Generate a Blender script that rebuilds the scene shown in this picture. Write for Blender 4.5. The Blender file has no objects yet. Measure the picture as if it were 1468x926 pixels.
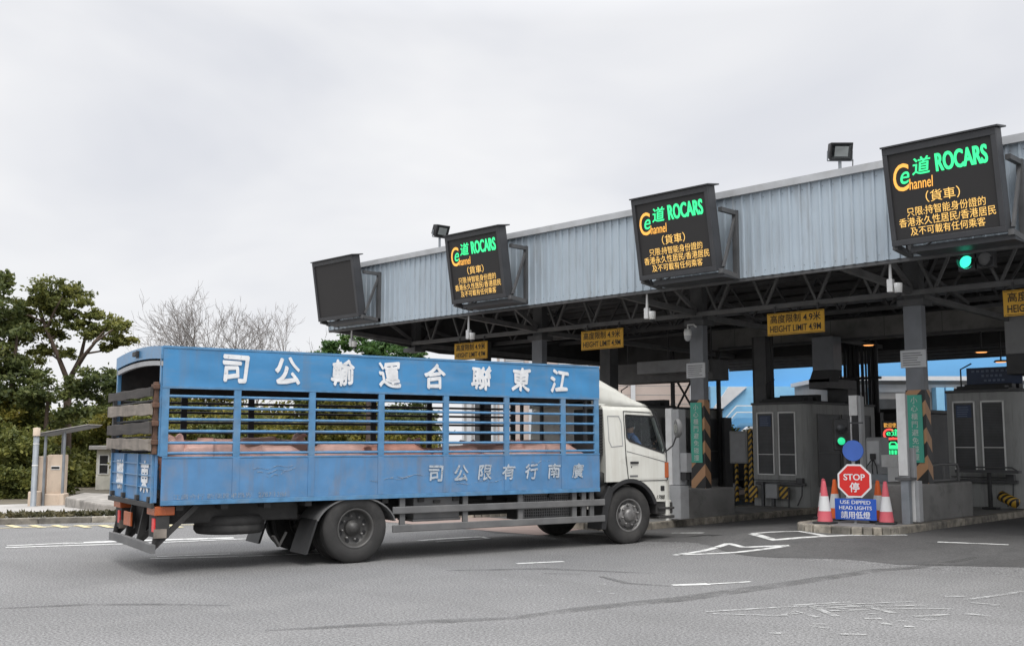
import bpy, bmesh, math, random
import numpy as np
from mathutils import Vector, Matrix, Euler
rad = math.radians
scene = bpy.context.scene
col = scene.collection
# ---------------------------------------------------------------- camera, world, sun, exposure
YAW, PITCH, FPX, HC = 44.84, 6.41, 1505.0, 1.8
cam_d = bpy.data.cameras.new('camera'); cam = bpy.data.objects.new('camera', cam_d); col.objects.link(cam)
cam.location = (0, 0, HC); cam.rotation_euler = (rad(90 + PITCH), 0, rad(YAW))
cam_d.sensor_width = 36; cam_d.lens = FPX / 1468 * 36; cam_d.clip_end = 3000; cam_d.clip_start = 0.1
scene.camera = cam
SUN_EL, SUN_AZ = 58, 140
world = bpy.data.worlds.new('World'); scene.world = world; world.use_nodes = True
wt = world.node_tree; wt.nodes.clear()
def wn(t, **k):
    n = wt.nodes.new(t)
    for a, b in k.items(): setattr(n, a, b)
    return n
out = wn('ShaderNodeOutputWorld'); bg = wn('ShaderNodeBackground'); bg.inputs[1].default_value = 0.1
sky = wn('ShaderNodeTexSky', sky_type='NISHITA', sun_disc=False); sky.sun_elevation = rad(SUN_EL); sky.sun_rotation = rad(SUN_AZ)
tc = wn('ShaderNodeTexCoord'); sep = wn('ShaderNodeSeparateXYZ')
mp = wn('ShaderNodeMapping'); mp.inputs['Scale'].default_value = (1.4, 1.4, 3.6); mp.inputs['Rotation'].default_value = (0.12, -0.1, 0.3)
nz = wn('ShaderNodeTexNoise'); nz.inputs['Scale'].default_value = 1.7; nz.inputs['Detail'].default_value = 4; nz.inputs['Roughness'].default_value = 0.5; nz.inputs['Distortion'].default_value = 0.4
rp = wn('ShaderNodeValToRGB'); rp.color_ramp.elements[0].position = 0.33; rp.color_ramp.elements[1].position = 0.62
rp.color_ramp.elements[0].color = (6.75, 6.88, 7.3, 1); rp.color_ramp.elements[1].color = (8.2, 8.22, 8.35, 1)
zr = wn('ShaderNodeMapRange'); zr.inputs['From Min'].default_value = 0.38; zr.inputs['From Max'].default_value = 0.95; zr.inputs['To Min'].default_value = 1.0; zr.inputs['To Max'].default_value = 3.3
vm = wn('ShaderNodeVectorMath', operation='SCALE')
mx = wn('ShaderNodeMix', data_type='RGBA'); mx.inputs[0].default_value = 0.96
L = wt.links.new
L(tc.outputs['Generated'], mp.inputs[0]); L(mp.outputs[0], nz.inputs['Vector']); L(nz.outputs['Fac'], rp.inputs[0])
L(tc.outputs['Generated'], sep.inputs[0]); L(sep.outputs['Z'], zr.inputs['Value'])
L(rp.outputs[0], vm.inputs[0]); L(zr.outputs[0], vm.inputs['Scale'])
L(sky.outputs[0], mx.inputs[6]); L(vm.outputs[0], mx.inputs[7]); L(mx.outputs[2], bg.inputs[0]); L(bg.outputs[0], out.inputs[0])
sun_d = bpy.data.lights.new('sun', 'SUN'); sun_d.energy = 1.5; sun_d.angle = rad(25); sun_d.color = (1, 0.97, 0.92)
sun = bpy.data.objects.new('sun', sun_d); col.objects.link(sun)
# sun stands high behind the photographer's left shoulder
sun.rotation_euler = (rad(90 - SUN_EL), 0, rad(YAW + 8)); sun.location = (0, 0, 40)
sky.sun_rotation = rad(180 - (YAW + 8))
vs = scene.view_settings; vs.view_transform = 'Standard'; vs.look = 'None'; vs.exposure = 0.18; vs.gamma = 1.0; vs.use_curve_mapping = False
scene.cycles.max_bounces = 8; scene.cycles.transparent_max_bounces = 24
random.seed(7)
# ---------------------------------------------------------------- survey helpers: photograph sight line -> point on a real plane
_a, _p = rad(YAW), rad(PITCH)
_F = Vector((-math.sin(_a), math.cos(_a), 0)); _R = Vector((math.cos(_a), math.sin(_a), 0)); _Z = Vector((0, 0, 1))
_fw = _F * math.cos(_p) + _Z * math.sin(_p); _up = _Z * math.cos(_p) - _F * math.sin(_p)
_C = Vector((0, 0, HC))
def _ray(x, y): return _R * (x - 734) - _up * (y - 463) + _fw * FPX
def at_y(x, y, Y): d = _ray(x, y); return _C + d * (Y / d.y)
def at_x(x, y, X): d = _ray(x, y); return _C + d * (X / d.x)
def at_z(x, y, z): d = _ray(x, y); return _C + d * ((z - HC) / d.z)
def away(px, d, z=0.0):            # a point d metres ahead in the direction of photo column px
    q = _F * d + _R * (d * (px - 734) / 1514.5); return Vector((q.x, q.y, z))
def hgt(py, d): return HC + (632 - py) / 1514.5 * d
def sst(t): t = min(1, max(0, t)); return t * t * (3 - 2 * t)
def G(X, Y):                       # the lie of the land: the plaza rises to the toll islands, the far side of the road falls away
    return 0.2 * sst((X + 13.3) / 3.3) * sst((Y - 14.5) / 2.6) - 0.03 * min(30, max(0.0, -X - 26))
def at_g(x, y):
    z = 0.0
    for _ in range(60): q = at_z(x, y, z); z = 0.6 * z + 0.4 * G(q.x, q.y)
    return Vector((q.x, q.y, G(q.x, q.y)))
# ---------------------------------------------------------------- mesh helpers
class MB:
    def __init__(s): s.v = []; s.f = []; s.sm = []; s.M = None
    def add(s, vs_, fs, smooth=False):
        b = len(s.v)
        for q in vs_:
            q = Vector(q); s.v.append(s.M @ q if s.M else q)
        for f in fs: s.f.append([b + i for i in f]); s.sm.append(smooth)
        return s
    def box(s, x0, x1, y0, y1, z0, z1):
        return s.add([(x0,y0,z0),(x1,y0,z0),(x1,y1,z0),(x0,y1,z0),(x0,y0,z1),(x1,y0,z1),(x1,y1,z1),(x0,y1,z1)],
              [(0,3,2,1),(4,5,6,7),(0,1,5,4),(1,2,6,5),(2,3,7,6),(3,0,4,7)])
    def bar(s, p, q, w, h=None, up=(0,0,1)):
        p = Vector(p); q = Vector(q); h = h or w; d = (q-p).normalized(); u = Vector(up)
        if abs(d.dot(u)) > .98: u = Vector((1,0,0))
        a = d.cross(u).normalized(); b = a.cross(d).normalized(); a = a*w/2; b = b*h/2
        vs_ = [p-a-b, p+a-b, p+a+b, p-a+b, q-a-b, q+a-b, q+a+b, q-a+b]
        return s.add(vs_, [(0,1,2,3)[::-1],(4,5,6,7),(0,1,5,4),(1,2,6,5),(2,3,7,6),(3,0,4,7)])
    def tube(s, pts, r, n=8, smooth=True):
        pts = [Vector(p) for p in pts]; rs = r if isinstance(r, (list, tuple)) else [r]*len(pts)
        vs_ = []; fs = []; ref = None
        for i, p in enumerate(pts):
            d = (pts[min(i+1, len(pts)-1)] - pts[max(i-1, 0)]).normalized()
            if ref is None: ref = Vector((0,0,1)) if abs(d.z) < .9 else Vector((1,0,0))
            a = d.cross(ref).normalized(); b = a.cross(d).normalized(); ref = b
            for k in range(n):
                t = 2*math.pi*k/n; vs_.append(p + a*(math.cos(t)*rs[i]) + b*(math.sin(t)*rs[i]))
        for i in range(len(pts)-1):
            for k in range(n):
                fs.append((i*n+k, i*n+(k+1)%n, (i+1)*n+(k+1)%n, (i+1)*n+k))
        m = (len(pts)-1)*n
        s.add(vs_, fs, smooth); s.add(vs_[:n], [tuple(range(n))[::-1]]); s.add(vs_[m:], [tuple(range(n))])
        return s
    def lathe(s, prof, o=(0,0,0), ax=(0,0,1), n=24, smooth=True, a0=0, a1=2*math.pi):
        o = Vector(o); ax = Vector(ax).normalized(); u = Vector((0,0,1)) if abs(ax.z) < .9 else Vector((1,0,0))
        a = ax.cross(u).normalized(); b = ax.cross(a); full = abs(a1-a0-2*math.pi) < 1e-6; m = n if full else n+1
        vs_ = []
        for r, h in prof:
            for k in range(m):
                t = a0+(a1-a0)*k/n; vs_.append(o+ax*h+a*(r*math.cos(t))+b*(r*math.sin(t)))
        fs = []
        for i in range(len(prof)-1):
            for k in range(n):
                k2 = (k+1) % m
                fs.append((i*m+k, i*m+k2, (i+1)*m+k2, (i+1)*m+k))
        return s.add(vs_, fs, smooth)
    def prism(s, poly, f0, f1):        # poly: 2d points; f0 / f1 map a 2d point to the two end faces
        n = len(poly)
        return s.add([f0(p) for p in poly]+[f1(p) for p in poly], [tuple(range(n))[::-1], tuple(range(n, 2*n))] + [(i, (i+1)%n, n+(i+1)%n, n+i) for i in range(n)])
    def loft(s, rings, close=True, caps=True, smooth=True):
        n = len(rings[0]); vs_ = [q for r in rings for q in r]; fs = []
        for i in range(len(rings)-1):
            for k in range(n if close else n-1):
                fs.append((i*n+k, i*n+(k+1)%n, (i+1)*n+(k+1)%n, (i+1)*n+k))
        s.add(vs_, fs, smooth)
        if caps: s.add(rings[0], [tuple(range(n))[::-1]], False); s.add(rings[-1], [tuple(range(n))], False)
        return s
    def text(s, body, M, x0, y0, x1, y1, bold=0.0, shear=0.0, depth=0.004, spacing=1.0, keep=False, thick=0.0, brush=0.0):
        c = bpy.data.curves.new('t', 'FONT'); c.body = body; c.size = 1; c.offset = bold; c.shear = shear; c.space_character = spacing; c.resolution_u = 4
        o = bpy.data.objects.new('t', c); col.objects.link(o)
        me = bpy.data.meshes.new_from_object(o.evaluated_get(bpy.context.evaluated_depsgraph_get()))
        co = [v.co.copy() for v in me.vertices]; fs = [tuple(p.vertices) for p in me.polygons]
        bpy.data.objects.remove(o); bpy.data.curves.remove(c); bpy.data.meshes.remove(me)
        if brush:
            h0 = sum(ord(c_) for c_ in body) % 7
            for v in co: v.x, v.y = v.x+brush*math.sin(7.3*v.y+2.1*v.x+h0), v.y+brush*math.sin(6.1*v.x+2.7*v.y+1.7*h0)+.10*brush*10*(v.x-.5)*.6
        ax = min(v.x for v in co); bx = max(v.x for v in co); ay = min(v.y for v in co); by = max(v.y for v in co)
        sx = (x1-x0)/(bx-ax); sy = (y1-y0)/(by-ay)
        if keep: sx = sy = min(sx, sy)
        cx, cy = (x0+x1)/2, (y0+y1)/2
        pts = [M @ Vector((cx+(v.x-(ax+bx)/2)*sx, cy+(v.y-(ay+by)/2)*sy, depth)) for v in co]
        if thick:
            for k, (dx, dy) in enumerate(((.5,-1.5),(-.5,1.5),(.9,-.7),(-.9,.7),(.25,-1),(-.25,1),(.6,.2),(-.6,-.2)) if brush else ((1,0),(-1,0),(0,1),(0,-1),(.7,.7),(-.7,-.7),(.7,-.7),(-.7,.7))):
                off = M.to_3x3() @ Vector((dx*thick*(x1-x0), dy*thick*(y1-y0), depth*.04*(k+1))); s.add([q+off for q in pts], fs)
        return s.add(pts, fs)
    def build(s, name, mat, parent=None, bevel=0.0, label=None, seg=2):
        me = bpy.data.meshes.new(name); me.from_pydata([tuple(v) for v in s.v], [], s.f); me.update()
        for p, sm in zip(me.polygons, s.sm): p.use_smooth = sm
        return link(name, me, mat, parent, bevel, label, seg)
def link(name, me, mat, parent=None, bevel=0.0, label=None, seg=2):
    if mat is not None and not me.materials: me.materials.append(mat)
    o = bpy.data.objects.new(name, me); col.objects.link(o)
    if parent is not None: o.parent = parent
    if bevel:
        b = o.modifiers.new('edge', 'BEVEL'); b.width = bevel; b.segments = seg; b.limit_method = 'ANGLE'; b.angle_limit = rad(40)
    if label: o['label'] = label
    return o
def tag(o, label, cat, group=None):
    o['label'] = label; o['category'] = cat
    if group: o['group'] = group
    return o
def thing(name, label, cat, loc=(0,0,0), rz=0.0, group=None):
    o = bpy.data.objects.new(name, None); col.objects.link(o); o.empty_display_size = .2
    o.location = loc; o.rotation_euler = (0, 0, rz); return tag(o, label, cat, group)
def setting(o, kind='structure'): o['kind'] = kind; return o
def copy_tree(o, loc=None, rz=None, label=None, group=None, parent=None):
    c = o.copy(); col.objects.link(c); c.parent = parent
    if loc is not None: c.location = loc
    if rz is not None: c.rotation_euler = (0, 0, rz)
    if label: c['label'] = label
    if group: c['group'] = group
    for ch in o.children: copy_tree(ch, parent=c)
    return c
def solid_mesh(mb):                    # MB -> cleaned mesh for booleans
    bm = bmesh.new(); vs_ = [bm.verts.new(v) for v in mb.v]
    for f in mb.f:
        try: bm.faces.new([vs_[i] for i in f])
        except ValueError: pass
    bmesh.ops.remove_doubles(bm, verts=bm.verts, dist=1e-5); bmesh.ops.recalc_face_normals(bm, faces=bm.faces)
    me = bpy.data.meshes.new('m'); bm.to_mesh(me); bm.free(); return me
def evaluated(o):
    me = bpy.data.meshes.new_from_object(o.evaluated_get(bpy.context.evaluated_depsgraph_get())); bpy.data.objects.remove(o); return me
# ---------------------------------------------------------------- materials
def ramp2(nt, a, b, p0, p1):
    r = nt.nodes.new('ShaderNodeValToRGB'); e = r.color_ramp.elements; e[0].position = p0; e[1].position = p1
    e[0].color = (*a, 1); e[1].color = (*b, 1); return r
def mat(name, c, rough=.6, metal=0.0, var=.25, scale=3.0, dirt=None, dirt_amt=.5, dirt_scale=(1,1,1), bump=0.0, bump_scale=60, spec=.5, coat=0.0, speck=0.0, runs=None, runs_amt=.5, runs_scale=(7,7,.35), rand=0.0):
    m = bpy.data.materials.new(name); m.use_nodes = True; nt = m.node_tree; b = nt.nodes['Principled BSDF']
    b.inputs['Roughness'].default_value = rough; b.inputs['Metallic'].default_value = metal; b.inputs['Specular IOR Level'].default_value = spec
    b.inputs['Coat Weight'].default_value = coat
    tc = nt.nodes.new('ShaderNodeTexCoord'); n = nt.nodes.new('ShaderNodeTexNoise'); n.inputs['Scale'].default_value = scale; n.inputs['Detail'].default_value = 6
    nt.links.new(tc.outputs['Object'], n.inputs['Vector'])
    r = ramp2(nt, [x*(1-var) for x in c], [min(1, x*(1+var)) for x in c], .3, .7); nt.links.new(n.outputs['Fac'], r.inputs[0]); cur = r.outputs[0]
    if dirt is not None:
        mp = nt.nodes.new('ShaderNodeMapping'); mp.inputs['Scale'].default_value = dirt_scale; nt.links.new(tc.outputs['Object'], mp.inputs[0])
        n2 = nt.nodes.new('ShaderNodeTexNoise'); n2.inputs['Scale'].default_value = 2.2; n2.inputs['Detail'].default_value = 9; n2.inputs['Roughness'].default_value = .68
        nt.links.new(mp.outputs[0], n2.inputs['Vector'])
        r2 = ramp2(nt, (0,0,0), (dirt_amt,)*3, .5, .72); nt.links.new(n2.outputs['Fac'], r2.inputs[0])
        mx = nt.nodes.new('ShaderNodeMix'); mx.data_type = 'RGBA'; nt.links.new(r2.outputs[0], mx.inputs[0]); nt.links.new(cur, mx.inputs[6]); mx.inputs[7].default_value = (*dirt, 1); cur = mx.outputs[2]
    if rand:
        g_ = nt.nodes.new('ShaderNodeNewGeometry'); r5 = ramp2(nt, (1-rand,1-rand,1-rand), (1+rand*.6,1+rand*.5,1+rand*.35), 0, 1); nt.links.new(g_.outputs['Random Per Island'], r5.inputs[0])
        mx = nt.nodes.new('ShaderNodeMix'); mx.data_type = 'RGBA'; mx.blend_type = 'MULTIPLY'; mx.inputs[0].default_value = 1; nt.links.new(cur, mx.inputs[6]); nt.links.new(r5.outputs[0], mx.inputs[7]); cur = mx.outputs[2]
    if runs is not None:
        mp = nt.nodes.new('ShaderNodeMapping'); mp.inputs['Scale'].default_value = runs_scale; nt.links.new(tc.outputs['Object'], mp.inputs[0])
        n4 = nt.nodes.new('ShaderNodeTexNoise'); n4.inputs['Scale'].default_value = 1.6; n4.inputs['Detail'].default_value = 6; n4.inputs['Roughness'].default_value = .6; nt.links.new(mp.outputs[0], n4.inputs['Vector'])
        r4 = ramp2(nt, (0,0,0), (runs_amt,)*3, .52, .70); nt.links.new(n4.outputs['Fac'], r4.inputs[0])
        mx = nt.nodes.new('ShaderNodeMix'); mx.data_type = 'RGBA'; nt.links.new(r4.outputs[0], mx.inputs[0]); nt.links.new(cur, mx.inputs[6]); mx.inputs[7].default_value = (*runs, 1); cur = mx.outputs[2]
    if speck:
        n3 = nt.nodes.new('ShaderNodeTexNoise'); n3.inputs['Scale'].default_value = 38; n3.inputs['Detail'].default_value = 5; n3.inputs['Roughness'].default_value = .85
        nt.links.new(tc.outputs['Object'], n3.inputs['Vector'])
        r3 = ramp2(nt, (1-speck,)*3, (1+speck,)*3, .36, .64); nt.links.new(n3.outputs['Fac'], r3.inputs[0])
        mx = nt.nodes.new('ShaderNodeMix'); mx.data_type = 'RGBA'; mx.blend_type = 'MULTIPLY'; mx.inputs[0].default_value = 1; nt.links.new(cur, mx.inputs[6]); nt.links.new(r3.outputs[0], mx.inputs[7]); cur = mx.outputs[2]
    nt.links.new(cur, b.inputs['Base Color'])
    rr = nt.nodes.new('ShaderNodeMapRange'); rr.inputs['To Min'].default_value = max(.03, rough-.12); rr.inputs['To Max'].default_value = min(1, rough+.12)
    nt.links.new(n.outputs['Fac'], rr.inputs['Value']); nt.links.new(rr.outputs[0], b.inputs['Roughness'])
    if bump:
        nb = nt.nodes.new('ShaderNodeTexNoise'); nb.inputs['Scale'].default_value = bump_scale; nb.inputs['Detail'].default_value = 4
        nt.links.new(tc.outputs['Object'], nb.inputs['Vector']); bp = nt.nodes.new('ShaderNodeBump'); bp.inputs['Strength'].default_value = bump; bp.inputs['Distance'].default_value = .01
        nt.links.new(nb.outputs['Fac'], bp.inputs['Height']); nt.links.new(bp.outputs[0], b.inputs['Normal'])
    return m
def glow(name, c, st):
    m = bpy.data.materials.new(name); m.use_nodes = True; b = m.node_tree.nodes['Principled BSDF']
    b.inputs['Base Color'].default_value = (*[x*.3 for x in c], 1); b.inputs['Emission Color'].default_value = (*c, 1); b.inputs['Emission Strength'].default_value = st; return m
def worn(name, c, lo=.35, hi=.6, sc=6.0, rough=.7):      # paint worn through to what lies below
    m = mat(name, c, rough, var=.12, scale=8); nt = m.node_tree; b = nt.nodes['Principled BSDF']; o = nt.nodes['Material Output']
    tc = nt.nodes.new('ShaderNodeTexCoord'); n = nt.nodes.new('ShaderNodeTexNoise'); n.inputs['Scale'].default_value = sc; n.inputs['Detail'].default_value = 10; n.inputs['Roughness'].default_value = .75
    nt.links.new(tc.outputs['Object'], n.inputs['Vector']); r = ramp2(nt, (0,0,0), (1,1,1), lo, hi); nt.links.new(n.outputs['Fac'], r.inputs[0])
    t = nt.nodes.new('ShaderNodeBsdfTransparent'); mx = nt.nodes.new('ShaderNodeMixShader'); nt.links.new(r.outputs[0], mx.inputs[0]); nt.links.new(t.outputs[0], mx.inputs[1]); nt.links.new(b.outputs[0], mx.inputs[2]); nt.links.new(mx.outputs[0], o.inputs[0])
    return m
def glass(name, tint, refl=.9):
    m = bpy.data.materials.new(name); m.use_nodes = True; nt = m.node_tree; o = nt.nodes['Material Output']; nt.nodes.remove(nt.nodes['Principled BSDF'])
    t = nt.nodes.new('ShaderNodeBsdfTransparent'); t.inputs[0].default_value = (*tint, 1); g = nt.nodes.new('ShaderNodeBsdfGlossy'); g.inputs['Roughness'].default_value = .03
    lw = nt.nodes.new('ShaderNodeFresnel'); lw.inputs[0].default_value = 1.45; mx = nt.nodes.new('ShaderNodeMixShader')
    sc = nt.nodes.new('ShaderNodeMath'); sc.operation = 'MULTIPLY'; sc.inputs[1].default_value = refl; nt.links.new(lw.outputs[0], sc.inputs[0]); nt.links.new(sc.outputs[0], mx.inputs[0]); nt.links.new(t.outputs[0], mx.inputs[1]); nt.links.new(g.outputs[0], mx.inputs[2]); nt.links.new(mx.outputs[0], o.inputs[0]); return m
def leafmat(name, c1, c2, c3):
    m = bpy.data.materials.new(name); m.use_nodes = True; nt = m.node_tree; b = nt.nodes['Principled BSDF']; o = nt.nodes['Material Output']
    b.inputs['Roughness'].default_value = .55; b.inputs['Specular IOR Level'].default_value = .3
    g = nt.nodes.new('ShaderNodeNewGeometry'); tc = nt.nodes.new('ShaderNodeTexCoord'); n = nt.nodes.new('ShaderNodeTexNoise'); n.inputs['Scale'].default_value = .9; n.inputs['Detail'].default_value = 3
    nt.links.new(tc.outputs['Object'], n.inputs['Vector']); a = nt.nodes.new('ShaderNodeMath'); a.operation = 'MULTIPLY_ADD'; a.inputs[1].default_value = .45
    nt.links.new(g.outputs['Random Per Island'], a.inputs[0]); sc = nt.nodes.new('ShaderNodeMath'); sc.operation = 'MULTIPLY_ADD'; sc.inputs[1].default_value = 1.3; sc.inputs[2].default_value = -.4; nt.links.new(n.outputs['Fac'], sc.inputs[0]); nt.links.new(sc.outputs[0], a.inputs[2])
    r = nt.nodes.new('ShaderNodeValToRGB'); e = r.color_ramp.elements; e[0].position = .1; e[0].color = (*c1, 1); e[1].position = .9; e[1].color = (*c3, 1); q = e.new(.5); q.color = (*c2, 1)
    nt.links.new(a.outputs[0], r.inputs[0]); nt.links.new(r.outputs[0], b.inputs['Base Color'])
    t = nt.nodes.new('ShaderNodeBsdfTranslucent'); nt.links.new(r.outputs[0], t.inputs[0]); mx = nt.nodes.new('ShaderNodeMixShader'); mx.inputs[0].default_value = .36
    nt.links.new(b.outputs[0], mx.inputs[1]); nt.links.new(t.outputs[0], mx.inputs[2]); nt.links.new(mx.outputs[0], o.inputs[0]); return m
def chevron_mat(name, c1, c2, pitch=.36):
    m = bpy.data.materials.new(name); m.use_nodes = True; nt = m.node_tree; b = nt.nodes['Principled BSDF']; b.inputs['Roughness'].default_value = .5
    tc = nt.nodes.new('ShaderNodeTexCoord'); s = nt.nodes.new('ShaderNodeSeparateXYZ'); nt.links.new(tc.outputs['Object'], s.inputs[0])
    ad = nt.nodes.new('ShaderNodeMath'); ad.operation = 'SUBTRACT'; nt.links.new(s.outputs['X'], ad.inputs[0]); nt.links.new(s.outputs['Y'], ad.inputs[1])
    su = nt.nodes.new('ShaderNodeMath'); su.operation = 'SUBTRACT'; nt.links.new(s.outputs['Z'], su.inputs[0]); nt.links.new(ad.outputs[0], su.inputs[1])
    md = nt.nodes.new('ShaderNodeMath'); md.operation = 'FLOORED_MODULO'; nt.links.new(su.outputs[0], md.inputs[0]); md.inputs[1].default_value = pitch
    gt = nt.nodes.new('ShaderNodeMath'); gt.operation = 'GREATER_THAN'; nt.links.new(md.outputs[0], gt.inputs[0]); gt.inputs[1].default_value = pitch/2
    mx = nt.nodes.new('ShaderNodeMix'); mx.data_type = 'RGBA'; nt.links.new(gt.outputs[0], mx.inputs[0]); mx.inputs[6].default_value = (*c1, 1); mx.inputs[7].default_value = (*c2, 1); nt.links.new(mx.outputs[2], b.inputs['Base Color']); return m
M = {}
M['blue'] = mat('blue_paint', (.055,.235,.47), .5, var=.10, scale=2, dirt=(.22,.27,.32), dirt_amt=.35, dirt_scale=(.5,1,2.6), runs=(.13,.19,.27), runs_amt=.4, runs_scale=(4,4,.3))
M['blue_low'] = mat('blue_paint_scuffed', (.085,.222,.42), .55, var=.12, scale=3, dirt=(.24,.24,.26), dirt_amt=.45, dirt_scale=(.9,1,.8), runs=(.17,.15,.14), runs_amt=.38, runs_scale=(5,5,.4))
M['blue_rail'] = mat('blue_rail_paint', (.085,.225,.40), .35, var=.18, scale=8, dirt=(.22,.25,.28), dirt_amt=.5)
M['cab'] = mat('white_cab_paint', (.66,.655,.60), .3, var=.035, scale=1.5, dirt=(.45,.42,.36), dirt_amt=.3, dirt_scale=(1,1,.5), coat=.3, runs=(.42,.38,.31), runs_amt=.25)
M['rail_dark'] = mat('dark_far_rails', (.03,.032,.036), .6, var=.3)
M['black'] = mat('black_plastic', (.022,.022,.023), .55, var=.3)
M['chassis'] = mat('dirty_chassis', (.03,.029,.028), .7, var=.4, dirt=(.09,.085,.08), dirt_amt=.5)
M['guard'] = mat('grey_guard_paint', (.13,.13,.13), .6, var=.2, dirt=(.2,.19,.18), dirt_amt=.5)
M['tyre'] = mat('tyre_rubber', (.033,.032,.031), .85, var=.3, scale=5, dirt=(.085,.08,.075), dirt_amt=.55)
M['rim'] = mat('wheel_steel', (.085,.083,.08), .5, .3, var=.3, dirt=(.1,.09,.08))
M['rimlight'] = mat('wheel_hub_steel', (.22,.215,.21), .45, .4, var=.25, dirt=(.06,.055,.05), dirt_amt=.7)
M['wood'] = mat('weathered_wood', (.23,.20,.17), .85, var=.3, scale=4, dirt=(.07,.06,.05), dirt_amt=.7, dirt_scale=(3,.6,6))
M['wood_dark'] = mat('dark_wet_wood', (.05,.044,.04), .8, var=.3, scale=4, dirt=(.13,.115,.10), dirt_amt=.5, dirt_scale=(3,.6,6))
M['rust'] = mat('rusty_steel', (.11,.06,.04), .85, var=.5, scale=9)
M['white_letter'] = worn('white_letter_paint', (.72,.73,.74), .31, .40, 11)
M['grey_letter'] = worn('faded_letter_paint', (.42,.47,.52), .34, .5, 14)
M['faint_letter'] = worn('ghost_letter_paint', (.26,.31,.36), .36, .56, 20)
M['scratch'] = worn('scratched_paint', (.45,.47,.48), .44, .62, 16)
M['orange_lens'] = mat('orange_lens', (.42,.10,.03), .25, var=.1, spec=.6)
M['red_lens'] = mat('red_lens', (.75,.05,.05), .25, var=.1)
M['chrome'] = mat('bright_metal', (.6,.6,.6), .22, .9, var=.1)
M['glass'] = glass('tinted_glass', (.9,.93,.93), .35); M['clear'] = glass('clear_glass', (.85,.88,.88))
M['pig'] = mat('pig_skin', (.76,.47,.40), .6, var=.16, scale=5, dirt=(.30,.17,.12), dirt_amt=.5, bump=.3, bump_scale=40)
M['pig_red'] = mat('ruddy_pig_skin', (.60,.30,.23), .6, var=.2, scale=5, dirt=(.25,.12,.08), dirt_amt=.5, bump=.3, bump_scale=40)
M['steel_dark'] = mat('dark_grey_steel', (.078,.079,.081), .6, var=.25, dirt=(.12,.11,.10), dirt_amt=.4)
M['steel_mid'] = mat('column_grey_paint', (.17,.18,.195), .5, var=.12, dirt=(.09,.085,.08), dirt_amt=.4, dirt_scale=(1,1,.4))
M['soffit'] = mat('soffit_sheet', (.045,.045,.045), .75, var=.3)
M['fascia'] = mat('fascia_sheet', (.40,.465,.52), .45, .15, var=.06, scale=.8, dirt=(.29,.31,.33), dirt_amt=.6, dirt_scale=(2.2,1,.35), runs=(.25,.24,.22), runs_amt=.35, runs_scale=(6,1,.22))
M['capping'] = mat('capping_sheet', (.42,.43,.44), .5, .15, var=.1, dirt=(.3,.29,.27))
M['screen_case'] = mat('screen_housing', (.042,.043,.047), .5, var=.15, dirt=(.07,.07,.07), dirt_amt=.4)
M['screen_face'] = mat('screen_face', (.022,.0205,.0205), .65, var=.12, scale=30)
M['led_green'] = glow('led_green', (.05,.95,.33), 1.0); M['led_amber'] = glow('led_amber', (1.0,.60,.16), .95); M['led_orange'] = glow('led_orange', (1.0,.48,.09), 1.0)
M['led_red'] = glow('led_red', (1.0,.12,.09), .9); M['led_yellow'] = glow('led_yellow', (.8,.75,.1), .6)
M['signal_green'] = glow('signal_green', (.05,1.0,.62), 1.2); M['signal_dim'] = glow('signal_green_dim', (.03,.75,.32), .9)
M['lamp_warm'] = glow('warm_ceiling_lamp', (1.0,.42,.13), 1.3)
M['yellow_sign'] = mat('yellow_sign', (.78,.43,.04), .5, var=.08, dirt=(.3,.17,.04), dirt_amt=.35)
M['sign_black'] = mat('sign_black', (.02,.018,.015), .5)
M['green_sign'] = mat('green_sign', (.06,.37,.27), .5, var=.08)
M['sign_pale'] = mat('sign_pale_letters', (.50,.58,.53), .5)
M['chevron'] = chevron_mat('chevron_paint', (.022,.021,.02), (.44,.24,.12), .52); M['hazard'] = chevron_mat('hazard_paint', (.02,.02,.02), (.60,.36,.04), .16)
M['notice'] = mat('notice_plate', (.50,.51,.52), .5, var=.08)
M['concrete'] = mat('dark_concrete', (.22,.215,.205), .85, var=.2, scale=1.5, dirt=(.08,.078,.074), dirt_amt=.6, bump=.3)
M['kerb'] = mat('kerb_concrete', (.27,.25,.215), .9, var=.4, scale=5, dirt=(.06,.056,.05), dirt_amt=.9, dirt_scale=(2.5,2.5,3), bump=.5, rand=.4)
M['booth'] = mat('booth_panel', (.31,.315,.305), .55, var=.08, scale=1.2, dirt=(.12,.12,.11), dirt_amt=.5, dirt_scale=(2,2,.4), runs=(.09,.085,.08), runs_amt=.4)
M['louvre'] = mat('dark_louvre', (.05,.052,.055), .5); M['frame'] = mat('pale_window_frame', (.78,.78,.76), .45, var=.05)
M['pillar_white'] = mat('pillar_white', (.66,.66,.65), .5, var=.08, dirt=(.35,.33,.3), dirt_amt=.4); M['pillar_grey'] = mat('pillar_grey', (.34,.345,.35), .5, var=.1, dirt=(.17,.16,.15), dirt_amt=.4)
M['cone_orange'] = mat('cone_orange', (.78,.13,.02), .5, var=.1, dirt=(.3,.1,.05), dirt_amt=.4); M['cone_pink'] = mat('faded_pink_cone', (.66,.12,.15), .6, var=.12, dirt=(.45,.2,.2), dirt_amt=.4)
M['cone_band'] = mat('cone_sleeve', (.70,.70,.70), .4, var=.06, dirt=(.4,.4,.4), dirt_amt=.4); M['rubber'] = mat('rubber_base', (.03,.03,.03), .8)
M['red_sign'] = mat('red_sign', (.72,.025,.02), .45, var=.06); M['blue_sign'] = mat('blue_sign', (.02,.10,.50), .45, var=.06); M['blue_disc'] = mat('blue_disc', (.055,.14,.50), .5, var=.1); M['white_sign'] = mat('white_sign', (.82,.82,.82), .45, var=.03)
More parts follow.
